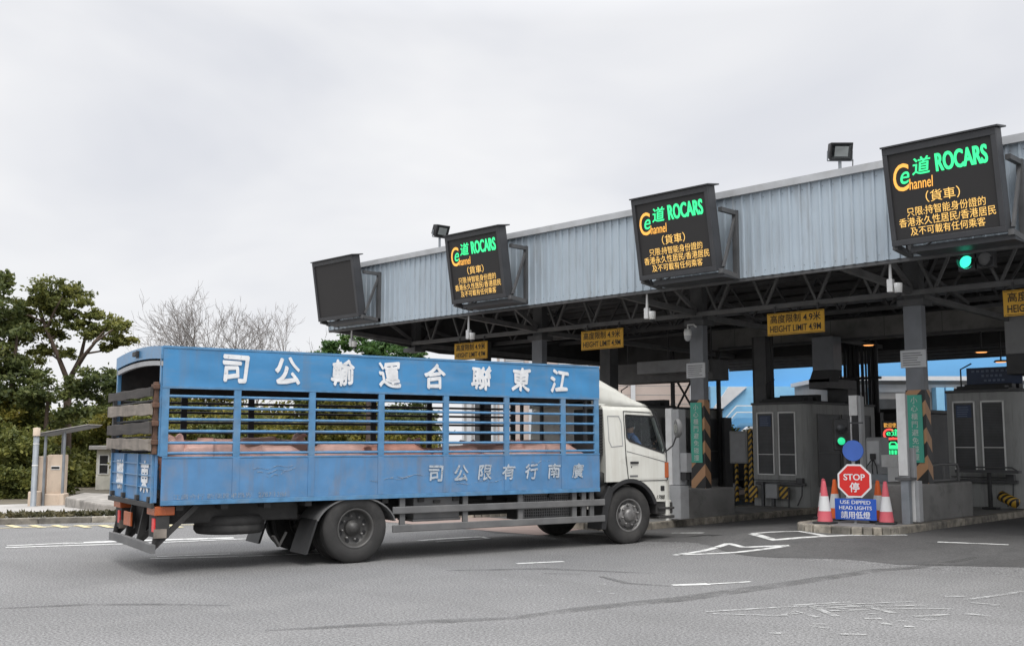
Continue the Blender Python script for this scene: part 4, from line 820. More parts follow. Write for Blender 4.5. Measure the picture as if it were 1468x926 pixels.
# roof deflector
p = MB(); rings = []
for x, zt, hw in ((4.60,3.03,.92),(4.72,3.0,.94),(4.95,2.89,.97),(5.2,2.77,.98),(5.5,2.60,.98),(5.72,2.50,.97),(5.84,2.46,.95)):
    zb = 2.425; hb_ = hw+.06
    rings.append([(x,CC-hb_,zb)]+[(x, CC-hw*math.cos(t)**.35*1.0 if t < math.pi/2 else CC+hw*abs(math.cos(t))**.35, zb+(zt-zb)*math.sin(t)**.5) for t in np.linspace(.12, math.pi-.12, 15)]+[(x,CC+hb_,zb)])
p.loft(rings, close=True, caps=False); df = p.build('roof_deflector', M['cab'], truck)
ss_ = df.modifiers.new('s', 'SOLIDIFY'); ss_.thickness = .025; ss_.offset = -1
p = MB(); p.box(4.62,5.6,CC-1.03,CC+1.03,2.415,2.455); p.build('deflector_base', M['cab'], df, .015)
for y, sg_ in ((CY0,-1),(CY1,1)):
    p = MB(); p.tube([(6.10,y,1.60),(6.20,y+sg_*.10,1.72),(6.26,y+sg_*.15,1.92)], .014, 7); mm = p.build('mirror_arm', M['black'], cab)
    p = MB(); p.M = Matrix.Translation((6.27,y+sg_*.17,2.03)) @ Matrix.Rotation(rad(20)*sg_,4,'Z')
    p.loft([[(xx, .105*k_*math.cos(t), .17*k_*math.sin(t)) for t in np.linspace(0,2*math.pi,20,endpoint=False)] for xx, k_ in ((-.045,.9),(-.03,1),(.02,1),(.06,.7))]); p.build('mirror_head', M['guard'], mm)
    p = MB(); p.M = Matrix.Translation((6.27,y+sg_*.17,2.03)) @ Matrix.Rotation(rad(20)*sg_,4,'Z'); p.lathe([(0,.0),(.09,0)], (-.048,0,0), (-1,0,0), 20); p.build('mirror_glass', M['chrome'], mm)
# ---------------------------------------------------------------- bodies grown from a skeleton
def skin_mesh(name, V_, E_, Rr, sub=2):
    me = bpy.data.meshes.new(name); me.from_pydata(V_, E_, []); o = link(name, me, None)
    sk = o.modifiers.new('skin', 'SKIN'); sk.use_smooth_shade = True
    for i, r in enumerate(Rr):
        d = me.skin_vertices[0].data[i]; d.radius = r if isinstance(r, tuple) else (r, r); d.use_root = i == 0
    ss = o.modifiers.new('sub', 'SUBSURF'); ss.levels = ss.render_levels = sub
    m2 = evaluated(o); bpy.data.meshes.remove(me); m2.name = name
    for p_ in m2.polygons: p_.use_smooth = True
    return m2
def pig_mesh(head_turn, head_up, plump):
    hx = .56+.1*math.cos(head_turn); hy = .2*math.sin(head_turn)
    V_ = [(0,0,.47),(-.26,0,.48),(-.46,0,.46),(.22,0,.47),(.42,0,.47),(hx,hy*.5,.49+head_up*.5),(hx+.14,hy,.45+head_up),(hx+.25,hy*1.3,.40+head_up),(hx+.29,hy*1.35,.385+head_up),
          (-.40,.13,.34),(-.44,.14,.20),(-.40,.14,.03),(-.40,-.13,.34),(-.44,-.14,.20),(-.40,-.14,.03),
          (.33,.12,.33),(.34,.13,.18),(.34,.13,.03),(.33,-.12,.33),(.34,-.13,.18),(.34,-.13,.03),
          (hx-.0,hy+.13,.60+head_up),(hx+.08,hy+.19,.62+head_up),(hx-.0,hy-.13,.60+head_up),(hx+.08,hy-.19,.62+head_up),(-.56,0,.52),(-.62,.03,.50)]
    E_ = [(0,1),(1,2),(0,3),(3,4),(4,5),(5,6),(6,7),(7,8),(2,9),(9,10),(10,11),(2,12),(12,13),(13,14),(4,15),(15,16),(16,17),(4,18),(18,19),(19,20),(5,21),(21,22),(5,23),(23,24),(2,25),(25,26)]
    b = .215*plump
    Rr = [(b*.95,b*1.08),(b,b*1.08),(b*.9,b*.95),(b*.95,b*1.05),(b*.9,b),(.145,.15),(.10,.105),(.065,.06),(.06,.055),.085,.05,.042,.085,.05,.042,.075,.045,.04,.075,.045,.04,(.06,.02),(.05,.012),(.06,.02),(.05,.012),.03,.012]
    return skin_mesh('pig', V_, E_, Rr)
pigs = [pig_mesh(.2,.02,1.0), pig_mesh(-.5,.12,1.05), pig_mesh(.7,-.12,.95)]
pigs = [(m, m.copy()) for m in pigs]
for a, b in pigs: a.materials.clear(); a.materials.append(M['pig']); b.materials.clear(); b.materials.append(M['pig_red'])
tm = Matrix.Translation(TRK) @ Matrix.Rotation(TRZ,4,'Z'); BAY = ['rearmost bay','second bay from the rear','third bay from the rear','fourth bay, in the middle of the truck','fifth bay from the rear','sixth bay, next to the last','foremost bay, just behind the cab']
random.seed(11)
rowx = [-2.25,-1.22,-.15,.95,2.0,3.05,3.95]
for r in range(4):
    for i, x0 in enumerate(rowx):
        m = random.choice(pigs)[1 if random.random() < .25 else 0]
        x = x0+random.uniform(-.12,.12)+(.4 if r % 2 else 0)
        if x > 3.9: x = 3.85
        if x < -2.0: x = -2.0
        o = bpy.data.objects.new('pig', m); col.objects.link(o); sc_ = random.uniform(.93,1.07)
        flip = random.random() < .5; yaw_ = random.uniform(-.35,.35)+(math.pi if flip else 0)
        o.matrix_world = tm @ Matrix.Translation((x, .34+r*.60+random.uniform(-.05,.05), 1.03)) @ Matrix.Rotation(yaw_,4,'Z') @ Matrix.Diagonal((sc_*.95, sc_*.92, sc_*random.uniform(.86,1.16),1))
        if r == 0: tag(o, f'pink pig at the near rail in the {BAY[i]}', 'pig', 'pigs packed in the truck')
        else: tag(o, 'pig packed in behind the pigs along the near rail of the truck', 'pig', 'pigs packed in the truck')
# driver
V_ = [(0,0,0),(-.03,0,.2),(-.02,0,.4),(0,0,.5),(.02,0,.57),(.04,0,.66),(.04,0,.75),
      (-.01,-.17,.44),(.08,-.25,.22),(.36,-.17,.20),(-.01,.17,.44),(.10,.24,.22),(.36,.15,.22),
      (.12,-.10,-.01),(.44,-.12,.03),(.50,-.12,-.30),(.12,.10,-.01),(.44,.12,.03),(.50,.12,-.30),(.58,-.12,-.34),(.58,.12,-.34)]
E_ = [(0,1),(1,2),(2,3),(3,4),(4,5),(5,6),(3,7),(7,8),(8,9),(3,10),(10,11),(11,12),(0,13),(13,14),(14,15),(15,19),(0,16),(16,17),(17,18),(18,20)]
Rr = [(.13,.12),(.12,.11),(.15,.11),(.09,.08),.055,(.085,.09),(.08,.085),.07,.055,.042,.07,.055,.042,.09,.07,.05,.09,.07,.05,.045,.045]
nb = len(V_)
for sgn, hv_ in ((-1,9),(1,12)):
    hx_, hy_, hz_ = V_[hv_]; V_.append((hx_+.075,hy_,hz_+.02)); Rr.append((.035,.02)); E_.append((hv_,len(V_)-1)); pal = len(V_)-1
    for k, (fy, ln) in enumerate(((-.027,.05),(-.009,.058),(.009,.055),(.027,.042))):
        V_.append((hx_+.11,hy_+fy,hz_+.028)); V_.append((hx_+.11+ln*.5,hy_+fy,hz_+.018)); V_.append((hx_+.105+ln*.3,hy_+fy,hz_-.01))
        a_ = len(V_)-3; E_ += [(pal,a_),(a_,a_+1),(a_+1,a_+2)]; Rr += [.0095,.009,.008]
    V_.append((hx_+.06,hy_-sgn*.04,hz_+.035)); V_.append((hx_+.09,hy_-sgn*.055,hz_+.03)); a_ = len(V_)-2; E_ += [(hv_,a_),(a_,a_+1)]; Rr += [.012,.010]
me = skin_mesh('person', V_, E_, Rr); me.materials.clear()
for m_ in ('shirt','skin','trousers'): me.materials.append(M[m_])
for p_ in me.polygons:
    c = p_.center; p_.material_index = 1 if c.z > .545 or (c.x > .33 and c.z > .12) else (2 if c.z < .06 else 0)
drv = link('person', me, None); drv.matrix_world = tm @ Matrix.Translation((5.64,.50,1.46)) @ Matrix.Diagonal((1,1,.9,1))
tag(drv, 'truck driver in a blue shirt and white mask holding the steering wheel', 'person')
h_ = MB(); h_.lathe([(.0,.135),(.06,.125),(.10,.08),(.108,.02),(.10,-.05)], (.02,0,.71), (-.25,0,1), 18); h_.build('hair', M['hair'], drv)
h_ = MB(); h_.loft([[(.085+dx, y*1.0, .655+dz) for y, dx, dz in ((-.07,0,-.03),(-.07,0,.03),(-.03,.045,.035),(0,.06,.045),(.03,.045,.035),(.07,0,.03),(.07,0,-.03),(0,.05,-.045))], [(.07, y, .655+dz) for y, dz in ((-.07,-.03),(-.07,.03),(-.03,.035),(0,.045),(.03,.035),(.07,.03),(.07,-.03),(0,-.045))]]); h_.build('face_mask', M['mask'], drv)
h_ = MB()
for y in (-.032,.032): h_.lathe([(0,.012),(.010,.006),(.012,0)], (.118,y,.715), (1,0,0), 8)
h_.build('eyes', M['hair'], drv)
# ---------------------------------------------------------------- toll booths
def make_booth(xl, xr, z0, z1, label):
    t = thing('toll_booth', label, 'booth', (xl, 24.2, z0), 0, 'toll booths on the islands'); w = xr-xl; h = z1-z0; dpt = 3.6
    poly = [(0,0)]+[(w-.3+.3*math.sin(a_), .3-.3*math.cos(a_)) for a_ in np.linspace(0, math.pi/2, 9)]+[(w,dpt),(0,dpt)]
    mb = MB(); mb.prism(poly, lambda p: (p[0],p[1],0), lambda p: (p[0],p[1],h-.06)); wl = mb.build('wall', M['booth'], t, .01)
    mb = MB(); mb.prism([(w/2+(x-w/2)*1.03, dpt/2+(y-dpt/2)*1.015) for x, y in poly], lambda p: (p[0],p[1],h-.06), lambda p: (p[0],p[1],h)); mb.build('roof', M['steel_dark'], t, .01)
    for x0, x1 in ((.17,.61),(.80,1.24)):
        b = MB(); b.box(x0,x1,-.012,.0,.83,h-.30); wd = b.build('window', M['louvre'], t)
        b = MB()
        for z in np.arange(.86,h-.32,.035): b.box(x0,x1,-.018,-.0125,z,z+.015)
        b.build('louvre_blades', M['steel_dark'], wd)
        b = MB(); zt = h-.28; zb = .81
        for q in ((x0-.02,x1+.02,zt,zt+.03),(x0-.02,x1+.02,zb-.01,zb+.02),(x0-.03,x0,zb-.01,zt+.03),(x1,x1+.03,zb-.01,zt+.03),(x0,x1,1.32,1.337)): b.box(q[0],q[1],-.028,-.0005,q[2],q[3])
        b.build('frame', M['frame'], wd)
        if x0 < .5:
            b = MB(); b.box(x0+.05,x1-.05,-.024,-.019,h-.62,h-.34); nt_ = b.build('notice', mat_notice, wd)
            b = MB()
            for r in range(5): b.box(x0+.08,x1-.10-.05*random.random(),-.026,-.0245,h-.40-.05*r,h-.385-.05*r)
            b.build('printed_lines', M['notice_faint'], nt_)
    b = MB(); b.box(.12,w-.10,-.12,-.03,.55,.62); b.box(.1,w-.32,-.16,-.12,.66,.685); b.box(w-.34,w-.16,-.15,-.03,.60,.74); b.build('cable_tray', M['steel_dark'], t, .006)
    b = MB(); b.tube([(w-.2,-.08,.62),(w-.22,-.08,.3),(w-.35,-.08,.05)], .018, 7); b.build('pipe', M['steel_dark'], t)
    # side door and windows on the lane side
    for y0, y1 in ((.42,1.55),(1.7,3.3)):
        b = MB(); b.box(w+.0,w+.012,y0,y1,.55,h-.35); wd = b.build('window', M['louvre'], t)
        b = MB()
        for q in ((y0-.03,y1+.03,h-.35,h-.31),(y0-.03,y1+.03,.51,.55),(y0-.03,y0,.55,h-.35),(y1,y1+.03,.55,h-.35),(y0,y1,1.35,1.38)): b.box(w-.002,w+.025,q[0],q[1],q[2],q[3])
        b.build('frame', M['guard'], wd)
    b = MB()
    for k in range(3): b.box(.15,w-.4,.25+k*.45,.5+k*.45,h,h+.10+.06*k)
    b.box(.1,w-.3,.2,1.6,h+.001,h+.05); b.tube([(.2,.4,h),(.2,.4,h+.5),(.45,.4,h+.62)], .02, 6); b.build('roof_equipment', M['black'], t, .01)
    return t
mat_notice = mat('navy_notice', (.035,.055,.11), .5); M['notice_faint'] = mat('faint_print', (.14,.18,.26), .5)
make_booth(-15.12, -13.47, .13, 2.80, 'grey toll booth with two louvred windows left of the green traffic light')
make_booth(-9.98, -8.36, .33, 2.95, 'grey toll booth with two louvred windows at the right edge, behind the pipe railing')
make_booth(-20.05, -18.42, .13, 2.80, 'dark toll booth behind the truck cab, left of the chevron column')
for i, (x, y_, zt, zb, lb) in enumerate(((at_y(1185,520,25.2).x,25.2,4.5,2.82,'dark bent duct dropping to the roof of the booth left of the green traffic light'),(at_y(1466,500,24.9).x,24.9,4.6,2.97,'pale duct dropping to the booth roof at the right edge'),(at_y(1090,540,24.7).x,24.7,4.6,2.82,'straight dark duct rising from the left end of the near booth roof'))):
    t = thing('booth_duct', lb, 'duct', (x, y_, zb), 0, 'ducts above the toll booths'); h = zt-zb
    if i == 2: b = MB(); b.box(-.18,.18,0,.3,0,h); b.build('shaft', M['steel_dark'], t, .01); b = MB(); b.box(-.3,-.22,.1,.18,-.2,h); b.box(.26,.32,.1,.16,-.2,h); b.build('side_pipes', M['black'], t); continue
    b = MB(); b.box(-.30,.30,-.2,.25,h*.48,h); b.build('upper_shaft', M['steel_mid'] if i == 0 else M['pillar_grey'], t, .01)
    if i == 0:
        b = MB(); b.loft([[(x_+sx_, y_, z_) for x_, y_ in ((-.30,-.2),(.30,-.2),(.30,.25),(-.30,.25))] for sx_, z_ in ((0,h*.48),(-.12,h*.3))], smooth=False); b.build('bend', M['black'], t)
        b = MB(); b.box(-.44,.16,.8,1.3,0,h*.35); b.box(-.42,.18,-.2,1.25,h*.2,h*.35); b.build('lower_shaft', M['steel_dark'], t, .01)
    else:
        b = MB(); b.box(-.3,.3,-.2,1.6,h*.2,h*.48); b.build('lower_shaft', M['steel_dark'], t, .01)
for x0_, y0_, lb in ((-15.05,29.6,'dark equipment cabin behind the near booth, between stop sign and LED board'),(-15.05,37.5,'far dark equipment cabin seen right of the right chevron column')):
    t = thing('equipment_cabin', lb, 'cabin', (x0_, y0_, .13), 0, 'equipment cabins on the island')
    b = MB(); b.box(0,1.6,0,3.2,0,2.5); b.build('wall', M['steel_dark'], t, .03); b = MB(); b.box(-.06,1.66,-.08,3.26,2.5,2.6); b.build('roof', M['black'], t, .01)
    b = MB(); b.box(.25,1.3,-.02,-.001,1.1,2.1); wd = b.build('window', M['louvre'], t); b = MB()
    for q in ((.2,1.35,2.1,2.15),(.2,1.35,1.05,1.1),(.2,.25,1.1,2.1),(1.3,1.35,1.1,2.1)): b.box(q[0],q[1],-.04,-.001,q[2],q[3])
    b.build('frame', M['guard'], wd); b = MB(); b.box(1.6,1.62,.4,1.3,.05,2.0); b.build('door', M['guard'], t, .005)
# bundle of dark conduits rising behind the right lane
b = MB()
for i in range(11):
    x = at_y(1206+i*5,540,28.4).x+random.uniform(-.02,.02); b.tube([(x,28.4,2.2),(x,28.4,5.0)], random.choice((.03,.045,.06)), 7)
xa, xb = at_y(1200,540,28.4).x, at_y(1262,540,28.4).x; b.box(xa,xb,28.3,28.5,1.2,2.6); b.box(xa,xb,28.32,28.48,3.55,3.62); o = b.build('conduit_rack', M['black']); tag(o, 'rack of upright black conduits standing in front of the blue building', 'conduit rack')
sg_ = thing('roof_sign', 'navy sign with faint lettering standing on the roof of the right booth', 'sign', (at_y(1386,550,25.2).x, 25.2, 2.95))
b = MB(); b.box(0,1.25,0,.05,.16,.56); b.build('board', mat_notice, sg_, .006)
b = MB()
for r, (x0, x1) in enumerate(((.12,1.12),(.35,.85),(.4,.9))):
    n = 9 if r == 0 else 5
    for k in range(n): q = x0+(x1-x0)*k/n; b.box(q,q+(x1-x0)/n*.62,-.006,-.001,.45-r*.11,.50-r*.11)
b.build('lettering', M['notice_faint'], sg_)
for x_ in (.2,1.05): b = MB(); b.bar((x_,.03,0),(x_,.03,.16),.03); b.build('leg', M['steel_dark'], sg_)
# deep dark plant and ducts under the back of the canopy, above the hidden lanes
dk = thing('air_duct', 'grey rectangular air duct slung under the canopy behind the truck cab', 'duct', (-20.2, 24.6, 3.45))
b = MB(); b.box(0,3.6,0,.8,.05,.62); b.build('duct_run', M['guard'], dk, .01); b = MB(); b.box(-1.4,-.001,.1,.7,.12,.55); b.build('side_branch', M['pillar_grey'], dk, .01); b = MB(); b.box(1.5,3.5,-.7,-.001,.25,.6); b.build('side_branch', M['pillar_grey'], dk, .01)
b = MB()
for x in (.3,1.8,3.3): b.bar((x,.4,.62),(x,.4,1.6),.03)
b.build('hangers', M['steel_dark'], dk)
lat = thing('lattice_frame', 'dark cross-braced steel frame standing between the booths behind the chevron column', 'frame', (at_y(966,540,27.5).x-.05, 27.5, .1))
wl_ = at_y(1031,600,27.5).x-lat.location.x
b = MB()
for x in (0,wl_*.52,wl_): b.bar((x,0,0),(x,0,4.6),.10)
for z in (2.45,3.9): b.bar((0,0,z),(wl_,0,z),.07)
b.build('posts', M['black'], lat); b = MB(); b.bar((0,0,2.5),(wl_*.52,0,3.85),.05); b.bar((0,0,3.85),(wl_*.52,0,2.5),.05); b.build('cross_brace', M['black'], lat)
b = MB(); b.box(-.9,wl_+.12,.1,.5,0,2.42); b.build('lower_panel', M['steel_dark'], lat)
# card reader cabinet with hazard striped posts in the lane gap
cr = thing('card_cabinet', 'grey panel cabinet on striped posts in the gap left of the near toll booth', 'cabinet', at_y(1066,712,25.4), 0)
cr.location.z = .13
b = MB(); b.box(-.42,.16,0,.3,1.05,1.95); b.build('cabinet', M['booth'], cr, .02); b = MB(); b.box(-.37,.11,-.012,-.001,1.10,1.88); b.build('door_panel', M['pillar_grey'], cr, .004)
for x in (-.3,.0): b = MB(); b.tube([(x,.15,0),(x,.15,1.05)], .05, 9); b.build('post', M['hazard'], cr)
b = MB(); b.box(.19,.30,0,.12,0,2.0); b.build('striped_guard', M['hazard'], cr)
kb = thing('meter_box', 'pale meter box between striped boards under the near booth windows', 'box', (-14.45, 23.98, .13))
b = MB(); b.box(-.16,.17,-.06,.12,.22,.58); b.build('case', M['pillar_grey'], kb, .01)
for x in (-.70,.19): b = MB(); b.box(x,x+.24,.02,.05,.22,.52); b.build('striped_board', M['hazard'], kb)
b = MB(); b.bar((-.3,.05,0),(-.3,.05,.62),.07); b.bar((.44,.05,0),(.44,.05,.5),.04); b.bar((.0,.05,0),(.0,.05,.22),.08); b.build('stand', M['steel_dark'], kb)
# ---------------------------------------------------------------- clutter on the right island
IZ = .32
zc = at_y(1226,689,18.1).z-.32
st = thing('stop_sign', 'red octagonal stop sign over a blue dipped headlights plate, blue disc on top', 'sign', (at_y(1227,740,18.1).x, 18.1, IZ), rad(12))
b = MB(); b.tube([(-.02,.05,0),(-.02,.05,zc+.62)], .028, 9); b.build('post', M['pillar_grey'], st)
R_ = .305; zc = at_y(1226,689,18.1).z-IZ; oc = lambda r: [(r*math.cos(rad(22.5+45*k))/math.cos(rad(22.5)), r*math.sin(rad(22.5+45*k))/math.cos(rad(22.5))) for k in range(8)]
S = Matrix.Translation((0,-.02,0)) @ Matrix.Rotation(rad(90),4,'X')
b = MB(); b.prism(oc(.30), lambda p: (p[0],.0,zc+p[1]), lambda p: (p[0],-.018,zc+p[1])); oco = b.build('octagon_border', M['white_sign'], st)
b = MB(); b.prism(oc(.268), lambda p: (p[0],-.0185,zc+p[1]), lambda p: (p[0],-.022,zc+p[1])); b.build('octagon_face', M['red_sign'], oco)
b = MB(); b.text('STOP', S, -.19,zc+.01,.19,zc+.125, thick=.006, bold=.012); b.text('停', S, -.085,zc-.20,.085,zc-.03, thick=.02); b.build('lettering', M['white_sign'], oco)
b = MB(); b.box(-.37,.37,-.012,.006,.06,.44); pl = b.build('dipped_lights_plate', M['blue_sign'], st, .004)
S2 = Matrix.Translation((0,-.0105,0)) @ Matrix.Rotation(rad(90),4,'X')
b = MB(); b.text('USE DIPPED', S2, -.27,.345,.27,.41, thick=.003); b.text('HEAD LIGHTS', S2, -.29,.245,.29,.31, thick=.003); b.text('請用低燈', S2, -.26,.085,.26,.215, thick=.0045); b.build('lettering', M['white_sign'], pl)
b = MB(); b.lathe([(0,.02),(.185,.02),(.19,.012),(.19,0),(0,0)], (-.01,.01,zc+.545), (0,-1,0), 36, smooth=False); b.build('disc', M['blue_disc'], st)
def make_cone(m, label):
    t = thing('traffic_cone', label, 'cone', group='traffic cones by the stop sign')
    b = MB(); b.lathe([(.135,.04),(.032,.74)], n=24); b.lathe([(.032,.74),(.022,.76),(0,.76)], n=24); b.build('body', m, t)
    b = MB(); b.lathe([(.1105,.225),(.0715,.49)], n=24); b.build('sleeve', M['cone_band'], t)
    b = MB(); b.box(-.17,.17,-.17,.17,0,.035); b.build('base', M['rubber'], t, .015)
    return t
c1 = make_cone(M['cone_pink'], 'faded pink traffic cone at the far left end of the cone row'); c1.location = at_z(1183,750,IZ)
c3 = make_cone(M['cone_orange'], 'bright orange traffic cone just left of the blue plate'); c3.location = at_z(1198,745,IZ)
copy_tree(c1, at_z(1271,751,IZ), .3, 'faded pink traffic cone right of the blue plate, in front of the orange one')
copy_tree(c3, at_z(1260,748.5,IZ), .5, 'orange traffic cone half hidden behind the right pink cone'); copy_tree(c3, at_z(1220,744,IZ), .2, 'orange traffic cone mostly hidden behind the blue plate')
copy_tree(c1, at_z(1182,743,IZ), .2, 'dull traffic cone hidden behind the left pink cone')
tl = thing('traffic_light', 'black traffic light glowing green, left of the blue disc', 'traffic light', (at_y(1205,620,18.9).x, 18.9, 0), rad(40))
b = MB(); b.box(-.12,.14,-.05,.14,1.62,2.22); b.build('housing', M['black'], tl, .015)
for z, m, nm in ((2.05,'louvre','dark_lens'),(1.80,'signal_dim','green_lens')): b = MB(); b.lathe([(0,.03),(.05,.02),(.072,.0)], (0,-.052,z), (0,-1,0), 18); b.build(nm, M[m], tl)
for z in (2.05,1.80): b = MB(); b.lathe([(.095,0),(.10,.14)], (0,-.05,z), (0,-1,0), 16, a0=math.pi*.05, a1=math.pi*1.05); b.build('visor', M['black'], tl)
b = MB(); b.tube([(.1,.1,IZ),(.1,.1,1.7)], .035, 8); b.bar((.1,.1,2.15),(.45,.1,2.15),.03); b.build('post', M['steel_dark'], tl)
def pillar(name, label, x0, x1, y, z0, pieces):
    t = thing(name, label, 'pillar', ((x0+x1)/2, y, z0)); w = (x1-x0)/2
    for nm, m, a, b_, c, d, e, f_ in pieces: q = MB(); q.box(a,b_,c,d,e,f_); q.build(nm, M[m], t, .008)
    return t
xa, xb = at_y(1287,620,18.5).x, at_y(1300,620,18.5).x; w = (xb-xa)/2
pillar('barrier_pillar','tall white barrier pillar in front of the right chevron column',xa,xb,18.5,IZ,[('white_face','pillar_white',-w,w,-.03,0,.86,2.34),('grey_back','pillar_grey',-w+.01,w-.01,.001,.10,.80,2.32),('post','galv',-w+.02,w-.0,-.02,.10,0,.80),('collar','steel_dark',-w-.06,w+.06,-.07,.2,.78,.83)])
xa, xb = at_y(1300,720,18.62).x, at_y(1317,720,18.62).x
pillar('controller_box','narrow white controller box at the foot of the tall barrier pillar',xa,xb,18.62,IZ,[('case','pillar_white',-.07,.05,0,.12,.04,.78),('side_panel','pillar_grey',.051,.12,.0,.16,.04,.77),('upper_post','pillar_grey',-.05,.05,.02,.12,.80,1.36)])
xa, xb = at_y(1219,600,19.6).x, at_y(1232,600,19.6).x; w = (xb-xa)/2
pillar('barrier_pillar','slim dark pillar with white head behind the blue disc',xa,xb,19.6,IZ,[('white_head','pillar_white',-w,w-.02,-.05,.1,1.98,2.38),('dark_shaft','black',-w+.04,w-.02,-.02,.1,0,1.98),('edge_strip','pillar_grey',w-.015,w+.05,-.02,.12,.3,2.36),('pale_edge','pillar_white',-w,-w+.03,-.02,.05,.3,1.98)])
xa, xb = at_y(957,660,18.3).x, at_y(976,660,18.3).x; w = (xb-xa)/2
pillar('barrier_pillar','tall pale barrier pillar beside the truck windscreen',xa,xb,18.3,.13,[('white_face','pillar_white',-w,-.01,-.06,0,.75,2.36),('grey_side','pillar_grey',-.009,w,-.05,.2,.75,2.34),('lower_case','pillar_white',-w+.02,-w+.12,-.12,.05,.12,.74),('lower_body','pillar_grey',-w+.121,w+.05,-.1,.2,.05,.74),('junction_box','pillar_grey',w+.001,w+.17,-.03,.15,1.02,1.42),('bracket','black',w-.02,w+.14,-.02,.12,.86,1.02)])
kx0, kx1 = at_y(1242,660,21.0).x, at_y(1263,660,21.0).x
kk = thing('ticket_machine', 'grey ticket machine with cables between the stop sign and the small LED board', 'machine', ((kx0+kx1)/2, 21.0, IZ)); w = (kx1-kx0)/2
b = MB(); b.prism([(0,.74),(0,1.50),(.05,1.56),(.4,1.56),(.4,.74)], lambda p: (-w,p[0],p[1]), lambda p: (w,p[0],p[1])); b.build('case', M['pillar_grey'], kk, .01)
b = MB(); b.box(-w+.03,w-.03,-.012,-.001,1.0,1.48); b.build('front_panel', M['notice'], kk, .004); b = MB(); b.box(-.06,.06,-.05,-.0125,1.10,1.22); b.build('camera_head', M['black'], kk, .01)
b = MB()
for dx in (-.12,.0,.10): b.tube([(0,-.04,1.12),(dx,-.08,.95),(dx,-.06,.80)], .012, 6)
b.build('cables', M['black'], kk)
b = MB(); b.box(-w-.55,w+.42,-.12,.35,0,.60); b.build('base_cabinet', M['booth'], kk, .015); b = MB(); b.box(-w-.5,w+.4,-.18,.3,.62,.80); b.box(-w-.55,w+.45,-.2,.32,.60,.62); b.build('beam', M['galv'], kk, .01)
b = MB(); b.box(w+.25,w+.47,-.25,-.13,.35,.95); b.box(w+.12,w+.47,-.24,-.14,.95,1.2); b.build('white_bracket', M['pillar_white'], kk, .01)
lx0, lx1 = at_y(1267,640,21.9).x, at_y(1290,640,21.9).x; ld = thing('led_board', 'small lit LED board with red and green symbols left of the tall white pillar', 'screen', (lx0, 21.9, 0))
zt, zb = at_y(1278,605,21.9).z, at_y(1278,660,21.9).z; w = lx1-lx0+.05; h = zt-zb
b = MB(); b.box(-.03,w+.03,0,.2,zb-.03,zt+.03); b.build('housing', M['black'], ld, .01); S = Matrix.Translation((0,-.002,zb)) @ Matrix.Rotation(rad(90),4,'X')
b = MB(); b.text('歡迎使用', S, .02,h*.86,w-.02,h*.98); b.build('orange_lettering', M['led_orange'], ld)
b = MB(); b.text('C', S, .0,h*.54,w*.55,h*.83, thick=.03); b.box(w*.2,w-.01,-.008,-.003,zb+h*.54,zb+h*.60); b.build('red_lettering', M['led_red'], ld)
b = MB(); b.text('e道', S, w*.18,h*.64,w-.01,h*.82, thick=.012); S0 = zb
b.prism([(.04,h*.30),(.10,h*.42),(.16,h*.49),(w-.14,h*.49),(w-.08,h*.42),(w-.02,h*.30)], lambda p: (p[0],-.003,S0+p[1]), lambda p: (p[0],-.008,S0+p[1]))
for k in range(5): b.box(.03+k*(w-.06)/5,.03+(k+.7)*(w-.06)/5,-.008,-.003,zb+h*.16,zb+h*.27)
b.build('green_symbol', M['led_green'], ld)
b = MB(); b.prism([(.14,h*.40),(.18,h*.46),(w-.16,h*.46),(w-.12,h*.40)], lambda p: (p[0],-.0081,S0+p[1]), lambda p: (p[0],-.009,S0+p[1])); b.build('car_window_symbol', M['black'], ld)
b = MB(); b.text('Welcome', S, .02,h*.02,w-.02,h*.12); b.build('yellow_lettering', M['led_yellow'], ld)
b = MB(); b.tube([(w/2,.1,IZ),(w/2,.1,zb)], .06, 9); b.build('post', M['black'], ld)
rl = thing('pipe_railing', 'bent grey pipe railing on the concrete plinth beside the right column', 'railing', (-8.75, 20.2, 1.0))
b = MB(); b.tube([(0,0,0),(0,0,.26),(.03,.06,.33),(.03,.5,.35),(.03,1.3,.33),(.03,1.36,.26),(.03,1.36,-.55)], .028, 9); b.tube([(.0,.75,.34),(.0,.75,0)], .022, 8); b.tube([(0,0,.03),(0,1.3,.03)], .03, 8); b.build('pipework', M['guard'], rl)
bs = thing('barrier_stand', 'dark steel shelf on a post with striped drum before the right booth', 'stand', (-9.15, 23.7, .33))
b = MB(); b.box(-.5,.85,0,.2,.78,.84); b.tube([(-.5,.05,.9),(.7,.05,.9),(.8,.05,.84)], .02, 6); b.build('shelf', M['steel_dark'], bs); b = MB(); b.tube([(.2,.1,0),(.2,.1,.8)], .05, 8); b.box(.05,.35,.0,.25,0,.04); b.build('post', M['black'], bs)
b = MB(); b.lathe([(0,0),(.11,0),(.11,.4),(0,.4)], (.42,.1,.30), (.8,-.2,-.35), 16); b.build('striped_drum', M['hazard'], bs)
